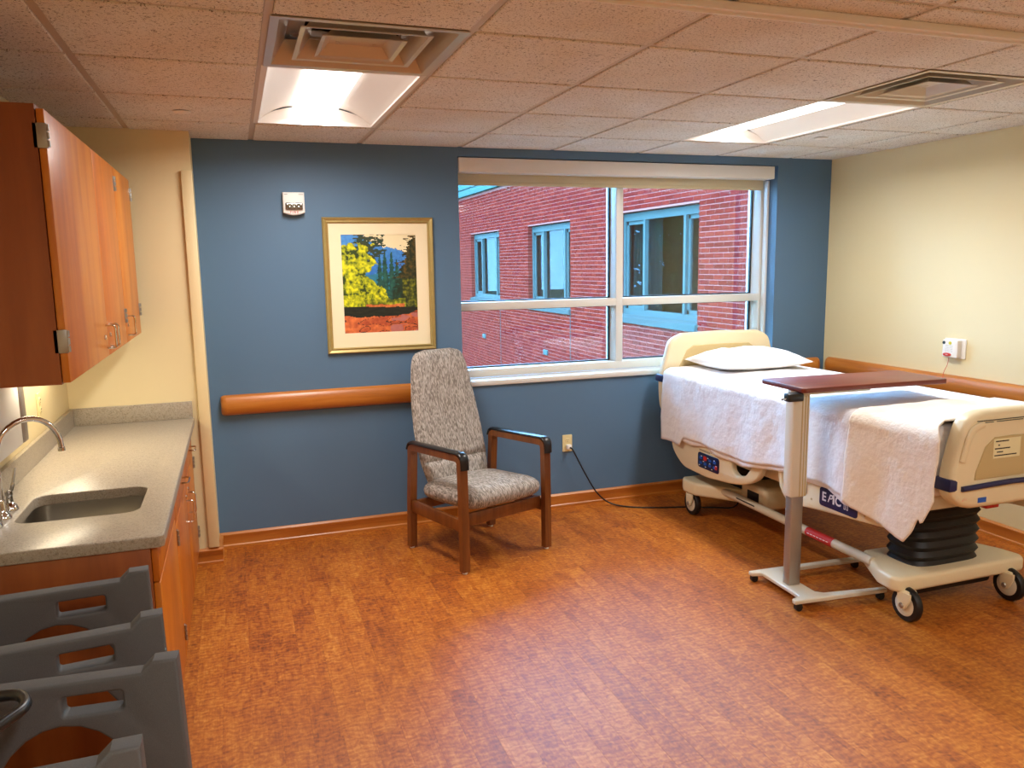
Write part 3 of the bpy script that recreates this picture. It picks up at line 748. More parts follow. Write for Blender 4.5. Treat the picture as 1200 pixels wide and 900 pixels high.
# upper wall cabinets
UX = -.490; UZ0, UZ1 = 1.320, 2.105
def wall_cab(y0, y1, label):
    t = thing('wall_cabinet', label, 'cabinet', ((XL + UX) / 2, (y0 + y1) / 2, UZ0))
    bm = BM(); th = .018
    box(bm, XL + .001, UX, y0, y0 + th, UZ0, UZ1); box(bm, XL + .001, UX, y1 - th, y1, UZ0, UZ1)
    box(bm, XL + .001, UX, y0 + th, y1 - th, UZ0, UZ0 + th); box(bm, XL + .001, UX, y0 + th, y1 - th, UZ1 - th, UZ1); box(bm, XL + .001, XL + .01, y0 + th, y1 - th, UZ0 + th, UZ1 - th)
    obj('body', bm, 'cab_shaded', t); return t
def udoor(t, y0, y1, far):
    d = obj('door', box(BM(), UX + .002, UX + .022, y0, y1, UZ0 + .004, UZ1 - .012, .0015), 'cab', t)
    yh = y1 if far else y0
    for z in (UZ0 + .125, UZ1 - .085): hinge(d, UX + .020, yh, z, -1 if far else 1, not far)
    yy = y0 + .04 if far else y1 - .04
    handle(d, UX + .022, yy, 1.398, True, .085); lock(d, UX + .022, yy + (.0 if far else -.05), 1.400)
t = wall_cab(2.580, 3.925, 'larger two-door cherry wall cabinet nearest the viewer above the sink')
udoor(t, 2.586, 3.372, False); udoor(t, 3.375, 3.922, True)
t = wall_cab(3.928, 4.50, 'smaller one-door cherry wall cabinet near the cream wall corner')
udoor(t, 3.930, 4.496, True)
# under-cabinet light
t = thing('under_cabinet_light', 'slim lit fixture under the cherry wall cabinets', 'light', (-.75, 3.75, UZ0 - .03))
obj('housing', box(BM(), -.80, -.70, 3.30, 4.20, UZ0 - .022, UZ0 - .001, .003), 'white_plastic', t)
obj('tube_lens', box(BM(), -.79, -.71, 3.32, 4.18, UZ0 - .026, UZ0 - .022), 'uc_lens', t)
# towel dispenser on the left wall
t = thing('towel_dispenser', 'white towel dispenser with grey edge trim on the wall behind the faucet', 'dispenser', (XL, 3.05, 1.02))
obj('cover', box(BM(), XL + .001, -.788, 2.96, 3.38, 1.000, 1.312, .012, 3), 'white_plastic', t)
obj('end_trim', box(BM(), XL + .001, -.783, 3.381, 3.445, 1.004, 1.316, .010, 3), 'alu', t, label='grey metal end trim')

# ================================================================== PATIENT CHAIR
def smooth_block(hx, hy, hz, e=.35, nu=28, nv=14):
    """superellipsoid cushion"""
    def sp(a, p): return math.copysign(abs(a) ** p, a)
    bm = BM(); rings = []
    for j in range(1, nv):
        ph = -math.pi / 2 + math.pi * j / nv
        rings.append([bm.verts.new((hx * sp(math.cos(ph), .55) * sp(math.cos(2 * math.pi * k / nu), e), hy * sp(math.cos(ph), .55) * sp(math.sin(2 * math.pi * k / nu), e), hz * sp(math.sin(ph), .8))) for k in range(nu)])
    lo = bm.verts.new((0, 0, -hz)); hi = bm.verts.new((0, 0, hz))
    for A, B in zip(rings, rings[1:]):
        for k in range(nu): bm.faces.new((A[k], A[(k + 1) % nu], B[(k + 1) % nu], B[k]))
    for k in range(nu): bm.faces.new((lo, rings[0][(k + 1) % nu], rings[0][k])); bm.faces.new((hi, rings[-1][k], rings[-1][(k + 1) % nu]))
    return bm
ch = thing('patient_chair', 'high-back wooden armchair with dashed grey upholstery under the picture', 'chair', (1.264, 4.281, 0), R(19.7), worldly=False)
for s in (-1, 1):
    x = s * .292
    fr_ = obj('leg', bar(BM(), [(x, -.262, .012), (x, -.262, .30), (x, -.258, .585)], .019, .022, up=(0, 1, 0)), 'chair_wood', ch)
    obj('glide', lathe(BM(), [(.014, 0), (.014, .010), (.010, .013)], (x, -.262, 0), 'z', 12), 'white_plastic', fr_)
    rr_ = obj('leg', bar(BM(), [(x, .272, .012), (x, .258, .30), (x, .235, .575)], .019, .022, up=(0, 1, 0)), 'chair_wood', ch)
    obj('glide', lathe(BM(), [(.014, 0), (.014, .010), (.010, .013)], (x, .272, 0), 'z', 12), 'white_plastic', rr_)
    path = round_path([(x, -.258, .56), (x, -.256, .634), (x, .236, .616), (x, .236, .55)], .07, 9)
    a_ = obj('armrest', bar(BM(), path, .0225, .018, up=(1, 0, 0)), 'chair_wood', ch, 50)
    top = round_path([(x, -.283, .575), (x, -.281, .660), (x, .246, .640), (x, .262, .600)], .075, 9)
    obj('arm_pad', tube(BM(), top, .02, 14, True, (.028, .010), (1, 0, 0)), 'black_tube', a_, label='black vinyl arm pad')
    obj('side_rail', box(BM(), x - .012, x + .012, -.245, .25, .225, .295, .004), 'chair_wood', ch)
obj('front_rail', box(BM(), -.272, .272, -.235, -.21, .245, .315, .004), 'chair_wood', ch)
obj('back_rail', box(BM(), -.272, .272, .22, .245, .235, .295, .004), 'chair_wood', ch)
bm = smooth_block(.270, .268, .070, .34); 
bmesh.ops.transform(bm, matrix=Matrix.Translation((0, -.03, .372)) @ Matrix.Rotation(R(-4), 4, 'X'), verts=bm.verts)
obj('seat', bm, 'fabric', ch, 60)
# high back: outline in its own plane, puffed, tilted backwards
BH = .84
def half_w(v):
    pts = [(0, .200), (.10, .222), (.22, .238), (.42, .242), (.60, .232), (.78, .212), (.90, .194), (.955, .178), (.985, .150), (1, .10)]
    for (a, wa), (b, wb) in zip(pts, pts[1:]):
        if v <= b: return wa + (wb - wa) * (v - a) / (b - a)
    return pts[-1][1]
def back_pt(u, v, side):
    hw = half_w(v); x = (u * 2 - 1) * hw; e = max(0, 1 - abs(u * 2 - 1) ** 5) ** .5; q = max(0, 1 - abs(v * 2 - 1) ** 14) ** .5
    crease = 1 - .55 * math.exp(-((v - .215) / .018) ** 2)
    d = .044 * e * q * (crease if side < 0 else 1)
    cur = .03 * math.sin(v * math.pi * 1.2)
    return Vector((x, side * d + cur * .6, v * BH))
bm = BM()
for side in (-1, 1):
    surf(bm, lambda u, v: back_pt(u, v, side), 26, 52)
bmesh.ops.remove_doubles(bm, verts=bm.verts, dist=.0015); bmesh.ops.recalc_face_normals(bm, faces=bm.faces)
bmesh.ops.transform(bm, matrix=Matrix.Translation((0, .175, .335)) @ Matrix.Rotation(R(-16), 4, 'X'), verts=bm.verts)
obj('backrest', bm, 'fabric', ch, 60)

# ================================================================== HIGH CHAIRS (grey plastic, bottom left)
def high_chair(label, sides, z=.80, depth=.48):
    xr0, yfar = sides[0][0], sides[0][1]; xr1, ynear = sides[1][0], sides[1][1]
    t = thing('high_chair', label, 'high chair', ((xr0 + xr1) / 2 - depth / 2, (yfar + ynear) / 2, 0), 0, 'grey plastic high chairs')
    for (xr, y, rot, tilt) in sides:
        a = depth; zr = .776
        out = [(-a - .01, 0), (-a - .005, .35), (-a, z), (-a + .05, z), (-a + .075, zr), (-.075, zr), (-.05, z), (0, z), (.006, .55), (.012, .35), (.02, 0), (-.05, 0), (-.052, .12)]
        cxa = -a / 2
        out += [(cxa + (a / 2 - .055) * math.cos(k * math.pi / 16), .16 + .518 * math.sin(k * math.pi / 16) ** .58) for k in range(0, 17)]
        out += [(-a + .052, .12), (-a + .05, 0)]
        hole = rrect(-.235, -.115, .700, .744, .008)
        m = Matrix.Translation((xr, y, 0)) @ Matrix.Rotation(rot, 4, 'Z') @ Matrix.Translation((0, 0, z)) @ Matrix.Rotation(tilt, 4, 'X') @ Matrix.Translation((0, 0, -z)) @ FACE_Y
        obj('side_panel', plate(BM(), [out, hole], .048, m, .007), 'grey_plastic', t)
    xm = (xr0 + xr1) / 2 - depth
    obj('backrest', box(BM(), xm - .02, xm + .012, ynear + .02, yfar - .02, .42, .74, .008), 'grey_plastic', t)
    obj('seat', box(BM(), xm + .012, xm + .11, ynear + .02, yfar - .02, .42, .45, .008), 'grey_plastic', t)
    obj('stretcher', box(BM(), xm - .02, xm + .012, ynear + .02, yfar - .02, .06, .12, .008), 'grey_plastic', t)
    return t
high_chair('grey plastic high chair standing against the sink cabinet end', [(-.285, 2.405, R(4), R(0)), (-.222, 2.072, R(6), R(0))])
hc = high_chair('grey plastic high chair nearest the viewer at lower left', [(-.170, 1.812, R(-4), R(0)), (-.212, 1.485, R(1), R(0))])
obj('carry_handle', tube(BM(), round_path([(-.672, 1.752, .70), (-.66, 1.752, .80), (-.462, 1.748, .80), (-.436, 1.690, .80), (-.500, 1.575, .80), (-.66, 1.56, .79), (-.672, 1.56, .70)], .03, 6), .0115, 12), 'black_tube', hc, label='black tubular handle loop')
# ================================================================== HOSPITAL BED
BC = 3.13                                             # bed centre line
bed = thing('hospital_bed', 'beige adjustable hospital bed with side rails beside the cream wall', 'bed', (BC, 3.55, 0))
# --- headboard
def sym(pts): return [(BC + u, v) for u, v in pts] + [(BC - u, v) for u, v in reversed(pts)]
def arcs(pts, k=6): return [(p.x, p.z) for p in round_path([(a, 0, b) for a, b in pts], .07, k)]
hb = [(.0, 1.172), (.30, 1.165), (.385, 1.12), (.42, 1.02), (.455, .88), (.445, .68), (.40, .62)]
hbr = [(p.x, p.z) for p in smooth_path([(a, 0, b) for a, b in hb[1:]], 5)]
head = obj('headboard', plate(BM(), [sym([(0.001, 1.172)] + hbr)], .06, at(FACE_Y, 0, 4.675, 0), .018), 'bed', bed, 50)
hi = [(.0, 1.085), (.22, 1.082), (.27, 1.05), (.335, .93), (.35, .86), (.35, .70)]
obj('inset_panel', plate(BM(), [sym([(0.001, 1.085)] + hi[1:])], .012, at(FACE_Y, 0, 4.643, 0), .004), 'bed_in', head)
for s in (-1, 1): obj('corner_bumper', box(BM(), BC + s * .452 - .014, BC + s * .452 + .014, 4.62, 4.72, .845, .895, .008), 'navy', head)
# --- footboard
fb = [(.0, 1.000), (.165, .997), (.235, .975), (.272, .93), (.310, .80), (.327, .70), (.317, .64), (.268, .592), (.20, .572), (0, .570)]
fbr = [(p.x, p.z) for p in smooth_path([(a, 0, b) for a, b in fb[1:-1]], 5)]
foot = obj('footboard', plate(BM(), [sym([(.001, 1.0)] + fbr + [(.001, .57)])], .085, at(FACE_Y, 0, 2.495, 0), .028), 'bed', bed, 50)
fi = [(.001, .885), (.105, .882), (.155, .845), (.200, .74), (.205, .705), (.001, .705)]
obj('inset_panel', plate(BM(), [sym(fi)], .008, at(FACE_Y, 0, 2.4505, 0), .002), 'bed_in', foot)
obj('bumper_bar', tube(BM(), [(BC - .275, 2.447, .672), (BC, 2.440, .682), (BC + .275, 2.447, .672)], .01, 10, True, (.012, .012)), 'navy', foot, label='navy bumper strip')
for s in (-1, 1):
    obj('corner_bumper', box(BM(), BC + s * .312 - .024, BC + s * .312 + .024, 2.452, 2.545, .660, .715, .010), 'navy', foot)
    obj('hand_grip', tube(BM(), smooth_path([(BC + s * .278, 2.452, .79), (BC + s * .256, 2.449, .88), (BC + s * .228, 2.449, .925), (BC + s * .175, 2.450, .945)], 6), .014, 10, True, (.016, .010)), 'bed', foot)
bm = BM(); box(bm, BC - .21, BC + .12, 2.448, 2.4535, .958, .9605); box(bm, BC - .20, BC - .12, 2.448, 2.4535, .950, .952); box(bm, BC - .10, BC + .05, 2.448, 2.4535, .950, .952); obj('print_line', bm, 'ink', foot)
lb = obj('paper_label', box(BM(), BC - .115, BC + .04, 2.4445, 2.4465, .79, .875), 'label', foot, label='cream paper label')
bm = BM()
for z, a, b in ((.862, -.105, -.03), (.845, -.09, -.08), (.830, -.108, -.02), (.815, -.095, -.06), (.800, -.108, .02)): box(bm, BC + a, BC + b, 2.4438, 2.4446, z, z + .005)
obj('label_print', bm, 'ink', lb)
obj('sticker', box(BM(), BC - .262, BC - .238, 2.4525, 2.4565, .617, .629), 'pink', foot, label='orange-red sticker')
obj('sticker', box(BM(), BC - .175, BC - .128, 2.4505, 2.4535, .600, .622), 'blue_st', foot, label='blue square sticker')
# --- deck frame and mattress
bm = BM(); box(bm, BC - .40, BC + .40, 2.60, 4.62, .53, .60, .01); obj('deck', bm, 'tube_beige', bed)
bm = BM()
for s in (-1, 1): box(bm, BC + s * .33 - .03, BC + s * .33 + .03, 2.80, 4.60, .43, .53, .01)
obj('deck_rail', bm, 'tube_beige', bed)
# --- side rails (near and far side mirrored)
def side_rails(s):
    X = BC + s * .425; f = FACE_X if s < 0 else FACE_XP
    def U(y): return -y if s < 0 else y
    pre = at(f, X, 0, 0)
    A = [(4.52, .60), (4.53, .44), (4.48, .385), (4.38, .325), (4.10, .318), (3.85, .345), (3.72, .372), (3.62, .42), (3.565, .49), (3.56, .58), (3.62, .60)]
    A = [(U(p.x), p.z) for p in round_path([(a, 0, b) for a, b in A + [A[0]]], .05)]
    hA = [(U(p.x), p.z) for p in round_path([(a, 0, b) for a, b in [(3.86, .555), (3.85, .43), (3.80, .405), (3.72, .425), (3.65, .50), (3.66, .555), (3.86, .555)]], .02)]
    r1 = obj('side_rail', plate(BM(), [A, hA], .045, pre, .012), 'bed', bed, 50)
    B = [(3.43, .61), (3.435, .52), (3.41, .43), (3.34, .375), (3.10, .405), (2.80, .435), (2.60, .455), (2.56, .50), (2.56, .61)]
    B = [(U(p.x), p.z) for p in round_path([(a, 0, b) for a, b in B + [B[0]]], .05)]
    hB = [(U(p.x), p.z) for p in round_path([(a, 0, b) for a, b in [(3.40, .56), (3.385, .46), (3.34, .43), (3.20, .46), (3.20, .56), (3.40, .56)]], .02)]
    r2 = obj('side_rail', plate(BM(), [B, hB], .045, pre, .012), 'bed', bed, 50)
    if s < 0:
        p2 = at(f, X - .0235, 0, 0)
        cp = obj('control_panel', plate(BM(), [rrect(-4.20, -3.97, .372, .468, .02)], .006, p2, .002), 'navy_lbl', r1, label='navy control panel with icons')
        bm = BM()
        for k in range(4):
            for j in range(2): plate(bm, [rrect(-4.18 + .05 * k, -4.15 + .05 * k, .395 + .032 * j, .412 + .032 * j, .006)], .002, at(f, X - .0268, 0, 0), .0005)
        obj('button', bm, 'blue_st', cp)
        bm = BM(); 
        for k in range(9): plate(bm, [rrect(-4.185 + .023 * k, -4.173 + .023 * k, .385 + .03 * ((k * 5) % 3), .389 + .03 * ((k * 5) % 3), .0015)], .002, at(f, X - .0276, 0, 0), .0004)
        obj('icon', bm, 'white_ink', cp)
        bm = BM(); plate(bm, [rrect(-4.135, -4.100, .425, .452, .006)], .002, at(f, X - .0272, 0, 0), .0005); plate(bm, [rrect(-4.01, -3.985, .395, .42, .006)], .002, at(f, X - .0272, 0, 0), .0005)
        obj('red_key', bm, 'red', cp)
        bm = BM()
        for k, z in enumerate((.484, .478)): plate(bm, [rrect(-4.19, -4.05 - .02 * k, z, z + .002, .0008)], .001, p2, .0003)
        for k, z in enumerate((.572, .564)): plate(bm, [rrect(-3.09, -2.88, z, z + .002, .0008)], .001, p2, .0003)
        obj('print_line', bm, 'ink', r1)
        bd = obj('name_badge', plate(BM(), [rrect(-3.10, -2.845, .440, .533, .016)], .006, p2, .002), 'navy_lbl', r2, label='navy badge with white EPIC II lettering')
        bm = BM(); xx = X - .0272
        text(bm, 'E', .062, at(f, xx, 3.066, .488), xs=.95, bold=.0016); text(bm, 'P', .058, at(f, xx, 3.029, .488), xs=.95, shear=.4, bold=.0005); text(bm, 'I', .062, at(f, xx, 3.000, .488), bold=.0022); text(bm, 'C', .062, at(f, xx, 2.970, .488), xs=.95, bold=.0016)
        obj('lettering', bm, 'white_ink', bd)
        bm = BM()
        for dy in (2.925, 2.908): plate(bm, [rrect(-dy - .005, -dy + .005,   .464, .512, .001), rrect(-dy - .0032, -dy + .0032, .467, .509, .001)], .0012, at(f, xx, 0, 0), .0002)
        obj('lettering', bm, 'white_ink', bd)
        bm = BM()
        for y, z in ((3.16, .45), (2.80, .47), (3.14, .60)): lathe(bm, [(.001, -.003), (.005, -.003), (.006, 0)], (X - .0225, y, z), 'x', 10)
        obj('screw', bm, 'bed_in', r2)
    bm = BM()
    for y in (4.3, 3.95, 3.2, 2.75): bar(bm, [(BC + s * .36, y, .50), (BC + s * .41, y, .50)], .02, .03)
    obj('rail_bracket', bm, 'black', bed)
side_rails(-1); side_rails(1)
# --- undercarriage
bw = .43
def base_plate(pts, z0, z1): return obj('base_cover', prism(BM(), pts, 'z', z0, z1, .018, 3), 'bed', bed, 40)
base_plate([(BC - .35, 2.655), (BC + .40, 2.655), (BC + .425, 2.69), (BC + .41, 2.79), (BC + .32, 3.00), (BC - .24, 3.02), (BC - .36, 2.80), (BC - .375, 2.70)], .132, .205)
base_plate([(BC - .43, 4.40), (BC - .40, 4.46), (BC + .40, 4.46), (BC + .43, 4.40), (BC + .42, 4.28), (BC + .22, 4.02), (BC - .22, 4.02), (BC - .42, 4.28)], .150, .235)
for s in (-1, 1): obj('base_tube', tube(BM(), [(BC + s * .29, 2.90, .19), (BC + s * .29, 4.15, .205)], .024, 12), 'tube_beige', bed)
st = obj('warning_sticker', tube(BM(), [(BC - .29, 3.16, .1932), (BC - .29, 3.36, .1956)], .0252, 12, False), 'red', bed, label='red warning sticker')
bm = BM()
for k in range(7): box(bm, BC - .3165, BC - .3150, 3.18 + .024 * k, 3.196 + .024 * k, .195, .199)
obj('sticker_print', bm, 'white_ink', st)
obj('stamp_print', prism(BM(), [(3.80, .205), (3.98, .207), (3.98, .215), (3.80, .213)], 'x', BC - .3155, BC - .3145), 'ink', bed)
# column bellows
def bellows(yc, z0, z1, a, b):
    n = 7; bm = BM(); seg = 28; rings = []
    for k in range(2 * n + 1):
        z = z0 + (z1 - z0) * k / (2 * n); g = 0.0 if k % 2 == 0 else -.014
        rings.append([bm.verts.new((BC + .015 + math.copysign(abs(math.cos(2 * math.pi * i / seg)) ** .5, math.cos(2 * math.pi * i / seg)) * (a + g), yc + math.copysign(abs(math.sin(2 * math.pi * i / seg)) ** .5, math.sin(2 * math.pi * i / seg)) * (b + g), z)) for i in range(seg)])
    for A, B in zip(rings, rings[1:]):
        for i in range(seg): bm.faces.new((A[i], A[(i + 1) % seg], B[(i + 1) % seg], B[i]))
    bm.faces.new(rings[0]); bm.faces.new(rings[-1]); bmesh.ops.recalc_face_normals(bm, faces=bm.faces)
    return obj('bellows', bm, 'black', bed, 20)
bellows(2.84, .20, .535, .215, .12); bellows(4.12, .225, .535, .245, .14)
obj('pump_box', box(BM(), BC - .24, BC + .24, 3.80, 4.05, .16, .30, .03, 3), 'bed', bed)
obj('vent_plate', box(BM(), BC - .245, BC - .238, 3.86, 3.97, .20, .26, .004), 'black', bed)
obj('pedal', box(BM(), BC + .06, BC + .14, 2.60, 2.70, .50, .53, .006), 'red', bed)
obj('drive_bar', box(BM(), BC - .25, BC + .25, 2.70, 2.86, .085, .14, .02), 'black', bed)
# casters
def caster(x, y, s):
    c = obj('caster', box(BM(), x - .028, x + .028, y - .028, y + .028, .128, .150, .008), 'bed', bed)
    bm = BM(); 
    arm = plate(bm, [[(-.03, .145), (.045, .145), (.045, .115), (.020, .068), (-.012, .060), (-.026, .085)]], .012, at(FACE_X, x - .030, y, 0), .004)
    obj('fork', bm, 'bed', c)
    obj('tyre', lathe(BM(), [(.054, -.018), (.074, -.017), (.080, -.009), (.080, .009), (.074, .017), (.054, .018)], (x, y, .080), 'x', 28), 'black', c)
    bm = BM(); lathe(bm, [(.001, -.0215), (.036, -.0210), (.052, -.0185), (.056, -.016), (.056, .016), (.052, .0185), (.001, .0215)], (x, y, .080), 'x', 28)
    obj('hub', bm, 'tube_beige', c)
    obj('axle_cap', lathe(BM(), [(.001, -.042), (.010, -.042), (.013, -.038), (.013, -.018)], (x, y, .080), 'x', 14), 'alu', c)
for s in (-1, 1):
    for y in (2.655, 4.36): caster(BC + s * (.315 if y < 3 else .38), y, s)

# power cord
cab_ = obj('power_cord', tube(BM(), smooth_path([(2.068, 4.802, .416), (2.085, 4.785, .395), (2.16, 4.765, .24), (2.24, 4.745, .10), (2.33, 4.72, .022), (2.44, 4.64, .0055), (2.60, 4.56, .0055), (2.78, 4.50, .0055), (2.95, 4.42, .0055), (3.05, 4.34, .02), (3.08, 4.30, .10), (3.08, 4.28, .19)], 8), .005, 8), 'black', bed, label='black power cord')
obj('plug', box(BM(), 2.05, 2.082, 4.800, 4.832, .402, .434, .005), 'white_plastic', cab_, label='white plug')
# ---- mattress, sheets, blanket, pillow (each lies on the bed: its own thing)
XS0, XS1, ZT = BC - .452, BC + .452, .938
bm = BM(); box(bm, BC - .44, BC + .44, 2.56, 4.63, .60, .925, .04, 4)
o = base_at(obj('mattress', bm, 'sheet'), (BC, 3.55, .60)); tag(o, 'thick mattress under the white sheets on the hospital bed', 'mattress')
def wn(x, y, z, f, a): return a * noise.fractal(Vector((x * f, y * f, z * f)), 1, 2, 3)
def interp(tab, y):
    tab = sorted(tab)
    if y <= tab[0][0]: return tab[0][1]
    for (a, za), (b, zb) in zip(tab, tab[1:]):
        if y <= b: return za + (zb - za) * (y - a) / (b - a)
    return tab[-1][1]
def drape(y0, y1, zl, zr, out, amp, nu=70, nv=90, rad=.05, seed=0, x_right=None, zt=None, y_in=None):
    """cloth over the mattress: u runs left hem -> top -> right hem, v along the bed"""
    zt = zt or ZT
    def f(u, v):
        ya = y0 if y_in is None else y0 + (y_in - y0) * max(0, min(1, (u - .34) / .16))
        y = ya + (y1 - ya) * v; bl = interp(zl, y); br = interp(zr, y) if zr else zt
        xl = XS0 - out; xr = (XS1 + out) if x_right is None else x_right
        if u < .32:
            t = u / .32; z = bl + (zt - rad - bl) * t; k = (1 - t)
            rip = math.sin(y * 17 + 2 * noise.noise(Vector((y * 3, seed, 0)))) * .010 * k + wn(y, z, seed, 5, amp * 1.2)
            p = Vector((xl - .012 * k + rip, y, z + wn(y, 3, seed, 9, .006) * k))
        elif u < .40:
            a = (u - .32) / .08 * math.pi / 2
            p = Vector((xl + rad - rad * math.cos(a) + wn(y, 0, seed, 6, amp * .6), y, zt - rad + rad * math.sin(a)))
        elif u < .72 or not zr:
            t = (u - .40) / (.32 if zr else .60)
            x0 = xl + rad; x1 = xr - rad if zr else xr
            x = x0 + (x1 - x0) * t
            p = Vector((x, y, zt + wn(x, y, seed, 4, amp) + .006 * math.sin(t * math.pi)))
        elif u < .80:
            a = (u - .72) / .08 * math.pi / 2
            p = Vector((xr - rad + rad * math.sin(a), y, zt - rad + rad * math.cos(a)))
        else:
            t = (u - .80) / .20; z = zt - rad + (br - zt + rad) * t
            p = Vector((xr + wn(y, z, seed + 4, 5, amp), y, z))
        p.y += wn(p.x * 2, p.z * 2, seed + 8, 3, .010) * (1 if v in (0, 1) else .4)
        return p
    bm = surf(BM(), f, nu, nv); bmesh.ops.recalc_face_normals(bm, faces=bm.faces); return bm
def cloth(name, bm, mat, label, cat, loc, th=.004):
    o = base_at(obj(name, bm, mat, ang=80), loc); tag(o, label, cat)
    m = o.modifiers.new('thickness', 'SOLIDIFY'); m.thickness = th; m.offset = 1
    return o
cloth('bottom_sheet', drape(2.60, 4.60, [(2.60, .50), (2.9, .495), (3.05, .535), (3.3, .548), (3.55, .515), (3.75, .482), (3.95, .490), (4.1, .515), (4.25, .495), (4.40, .51), (4.6, .53)], [(2.6, .56), (4.6, .56)], .000, .004, seed=3, zt=ZT - .004), 'sheet',
      'white fitted sheet hem showing below the top sheet on the bed', 'sheet', (BC, 3.55, .925), .003)
cloth('top_sheet', drape(2.57, 4.62, [(2.57, .53), (2.85, .525), (3.1, .56), (3.34, .572), (3.5, .545), (3.75, .515), (4.0, .53), (4.33, .528), (4.37, .475), (4.62, .465)], [(2.57, .60), (4.62, .60)], .010, .007, seed=11), 'sheet',
      'large white top sheet draped over the side of the hospital bed', 'sheet', (BC, 3.55, ZT))
cloth('folded_blanket', drape(2.385, 2.885, [(2.385, .66), (2.41, .60), (2.435, .545), (2.45, .575), (2.48, .50), (2.52, .445), (2.58, .460), (2.70, .488), (2.80, .507), (2.885, .525)], None, .030, .008, 90, 56, rad=.055, seed=21, x_right=BC + .40, zt=ZT + .012, y_in=2.541), 'blanket',
      'off-white folded blanket hanging over the foot end of the bed', 'blanket', (BC, 2.72, ZT + .01), .007)
# pillow
def pillow_pt(u, v, s):
    a, b = u * 2 - 1, v * 2 - 1
    e = (max(0, 1 - abs(a) ** 2.6) * max(0, 1 - abs(b) ** 2.4)) ** .62
    pin = 1 - .05 * (1 - abs(a) ** 2) * (abs(b) ** 6); pin2 = 1 - .10 * (1 - abs(b) ** 2) * (abs(a) ** 6)
    z = s * .088 * e + wn(a, b, s, 3, .010) * e
    return Vector((a * .345 * pin2, b * .235 * pin, z if s > 0 else z * .6))
bm = BM()
for s in (-1, 1): surf(bm, lambda u, v: pillow_pt(u, v, s), 40, 28)
bmesh.ops.remove_doubles(bm, verts=bm.verts, dist=.001); bmesh.ops.recalc_face_normals(bm, faces=bm.faces)
pl = thing('pillow', 'white pillow lying at the head of the hospital bed', 'pillow', (BC + .03, 4.385, ZT + .055), R(-2), worldly=False)
obj('pillowcase', bm, 'pillow', pl, 80)

# ================================================================== OVERBED TABLE
tb = thing('overbed_table', 'wheeled overbed table with dark mahogany top reaching across the bed', 'table', (2.52, 3.09, 0), R(-3), worldly=False)
def L(x, y): return (x - 2.52, y - 3.09)
obj('table_top', prism(BM(), [(-.045, -.085), (-.030, -.10), (.775, -.10), (.79, -.085), (.79, .235), (.775, .25), (-.03, .25), (-.045, .235)], 'z', 1.028, 1.052, .005, 2), 'table_lam', tb)
obj('support_arm', box(BM(), -.03, .38, -.04, .04, 1.008, 1.028, .003), 'tube_beige', tb)
obj('column', box(BM(), -.046, .046, -.035, .035, .505, 1.012, .010, 3), 'pearl', tb)
bm = BM()
for x in (.002, .018, .032): box(bm, x - .003, x + .003, -.0365, -.033, .51, 1.005)
obj('groove', bm, 'bed_in', tb)
obj('inner_column', box(BM(), -.033, .035, -.026, .026, .052, .52, .008, 3), 'alu', tb)
lv = obj('height_lever', box(BM(), -.105, -.02, -.075, -.030, .985, 1.026, .008), 'black_tube', tb)
obj('lever_tip', tube(BM(), [(-.10, -.06, 1.002), (-.135, -.065, 1.0)], .005, 8), 'chrome', lv)
bm = BM()
prism(bm, [(-.11, -.19), (.40, -.205), (.40, -.175), (.08, -.145), (.05, -.12), (.045, .13), (.07, .165), (.55, .165), (.55, .205), (-.11, .205), (-.11, .175), (-.055, .16), (-.055, -.14), (-.11, -.16)], 'z', .035, .056, .004, 1)
obj('base_frame', bm, 'pearl', tb)
bm = BM()
for x, y in ((-.085, -.178), (.37, -.19), (-.085, .19), (.53, .185)):
    c = obj('caster', lathe(BM(), [(.001, -.011), (.018, -.011), (.0185, -.008), (.0185, .008), (.018, .011), (.001, .011)], (x, y, .0185), 'y', 18), 'black', tb)
    obj('caster_housing', box(BM(), x - .016, x + .016, y - .013, y + .013, .022, .036, .004), 'black', c)
bm.free()

# ================================================================== OUTSIDE: brick wing with three windows
BXW = 6.0; CH = .0706; BL = .2125; ZG = -1.5
wing = thing('brick_building', 'red brick building wing seen through the window', 'building', (BXW, 13, ZG))
wins = [(9.50, 11.90), (13.89, 16.15), (18.12, 20.50)]
WZ0, WZ1 = .70, 2.415; TOP = 3.43
YA, YZ = 5.4, 26.0
bm = BM(); seg = [YA] + [q for w_ in wins for q in w_] + [YZ]
EG = .014
for k in range(0, len(seg), 2): box(bm, BXW + .006, BXW + .25, seg[k] + (EG if k else 0), seg[k + 1] - (EG if k < len(seg) - 2 else 0), ZG, TOP)
for a, b in wins: box(bm, BXW + .006, BXW + .25, a - EG, b + EG, ZG, WZ0); box(bm, BXW + .006, BXW + .25, a - EG, b + EG, WZ1 + EG, TOP)
obj('wall_backing', bm, 'mortar', wing)
def brick_mesh(l):
    b = box(BM(), 0, .13, .006, l - .006, .006, CH - .006, .002, 1); me = bpy.data.meshes.new('brick'); b.to_mesh(me); b.free(); me.materials.append(M['brick']); return me
bricks = []
nrow = int((TOP - ZG) / CH)
for r in range(nrow):
    z = ZG + r * CH; y = YA - (BL / 2 if r % 2 else 0)
    while y < YZ:
        a, b = max(y, YA), min(y + BL, YZ); y += BL
        pieces = [(a, b)]
        if z + CH > WZ0 + .01 and z < WZ1 - .01:
            for wa, wb in wins:
                nw = []
                for p, q in pieces:
                    if q <= wa or p >= wb: nw.append((p, q)); continue
                    if p < wa: nw.append((p, wa))
                    if q > wb: nw.append((wb, q))
                pieces = nw
        bricks += [(p, q, z) for p, q in pieces if q - p > .03]
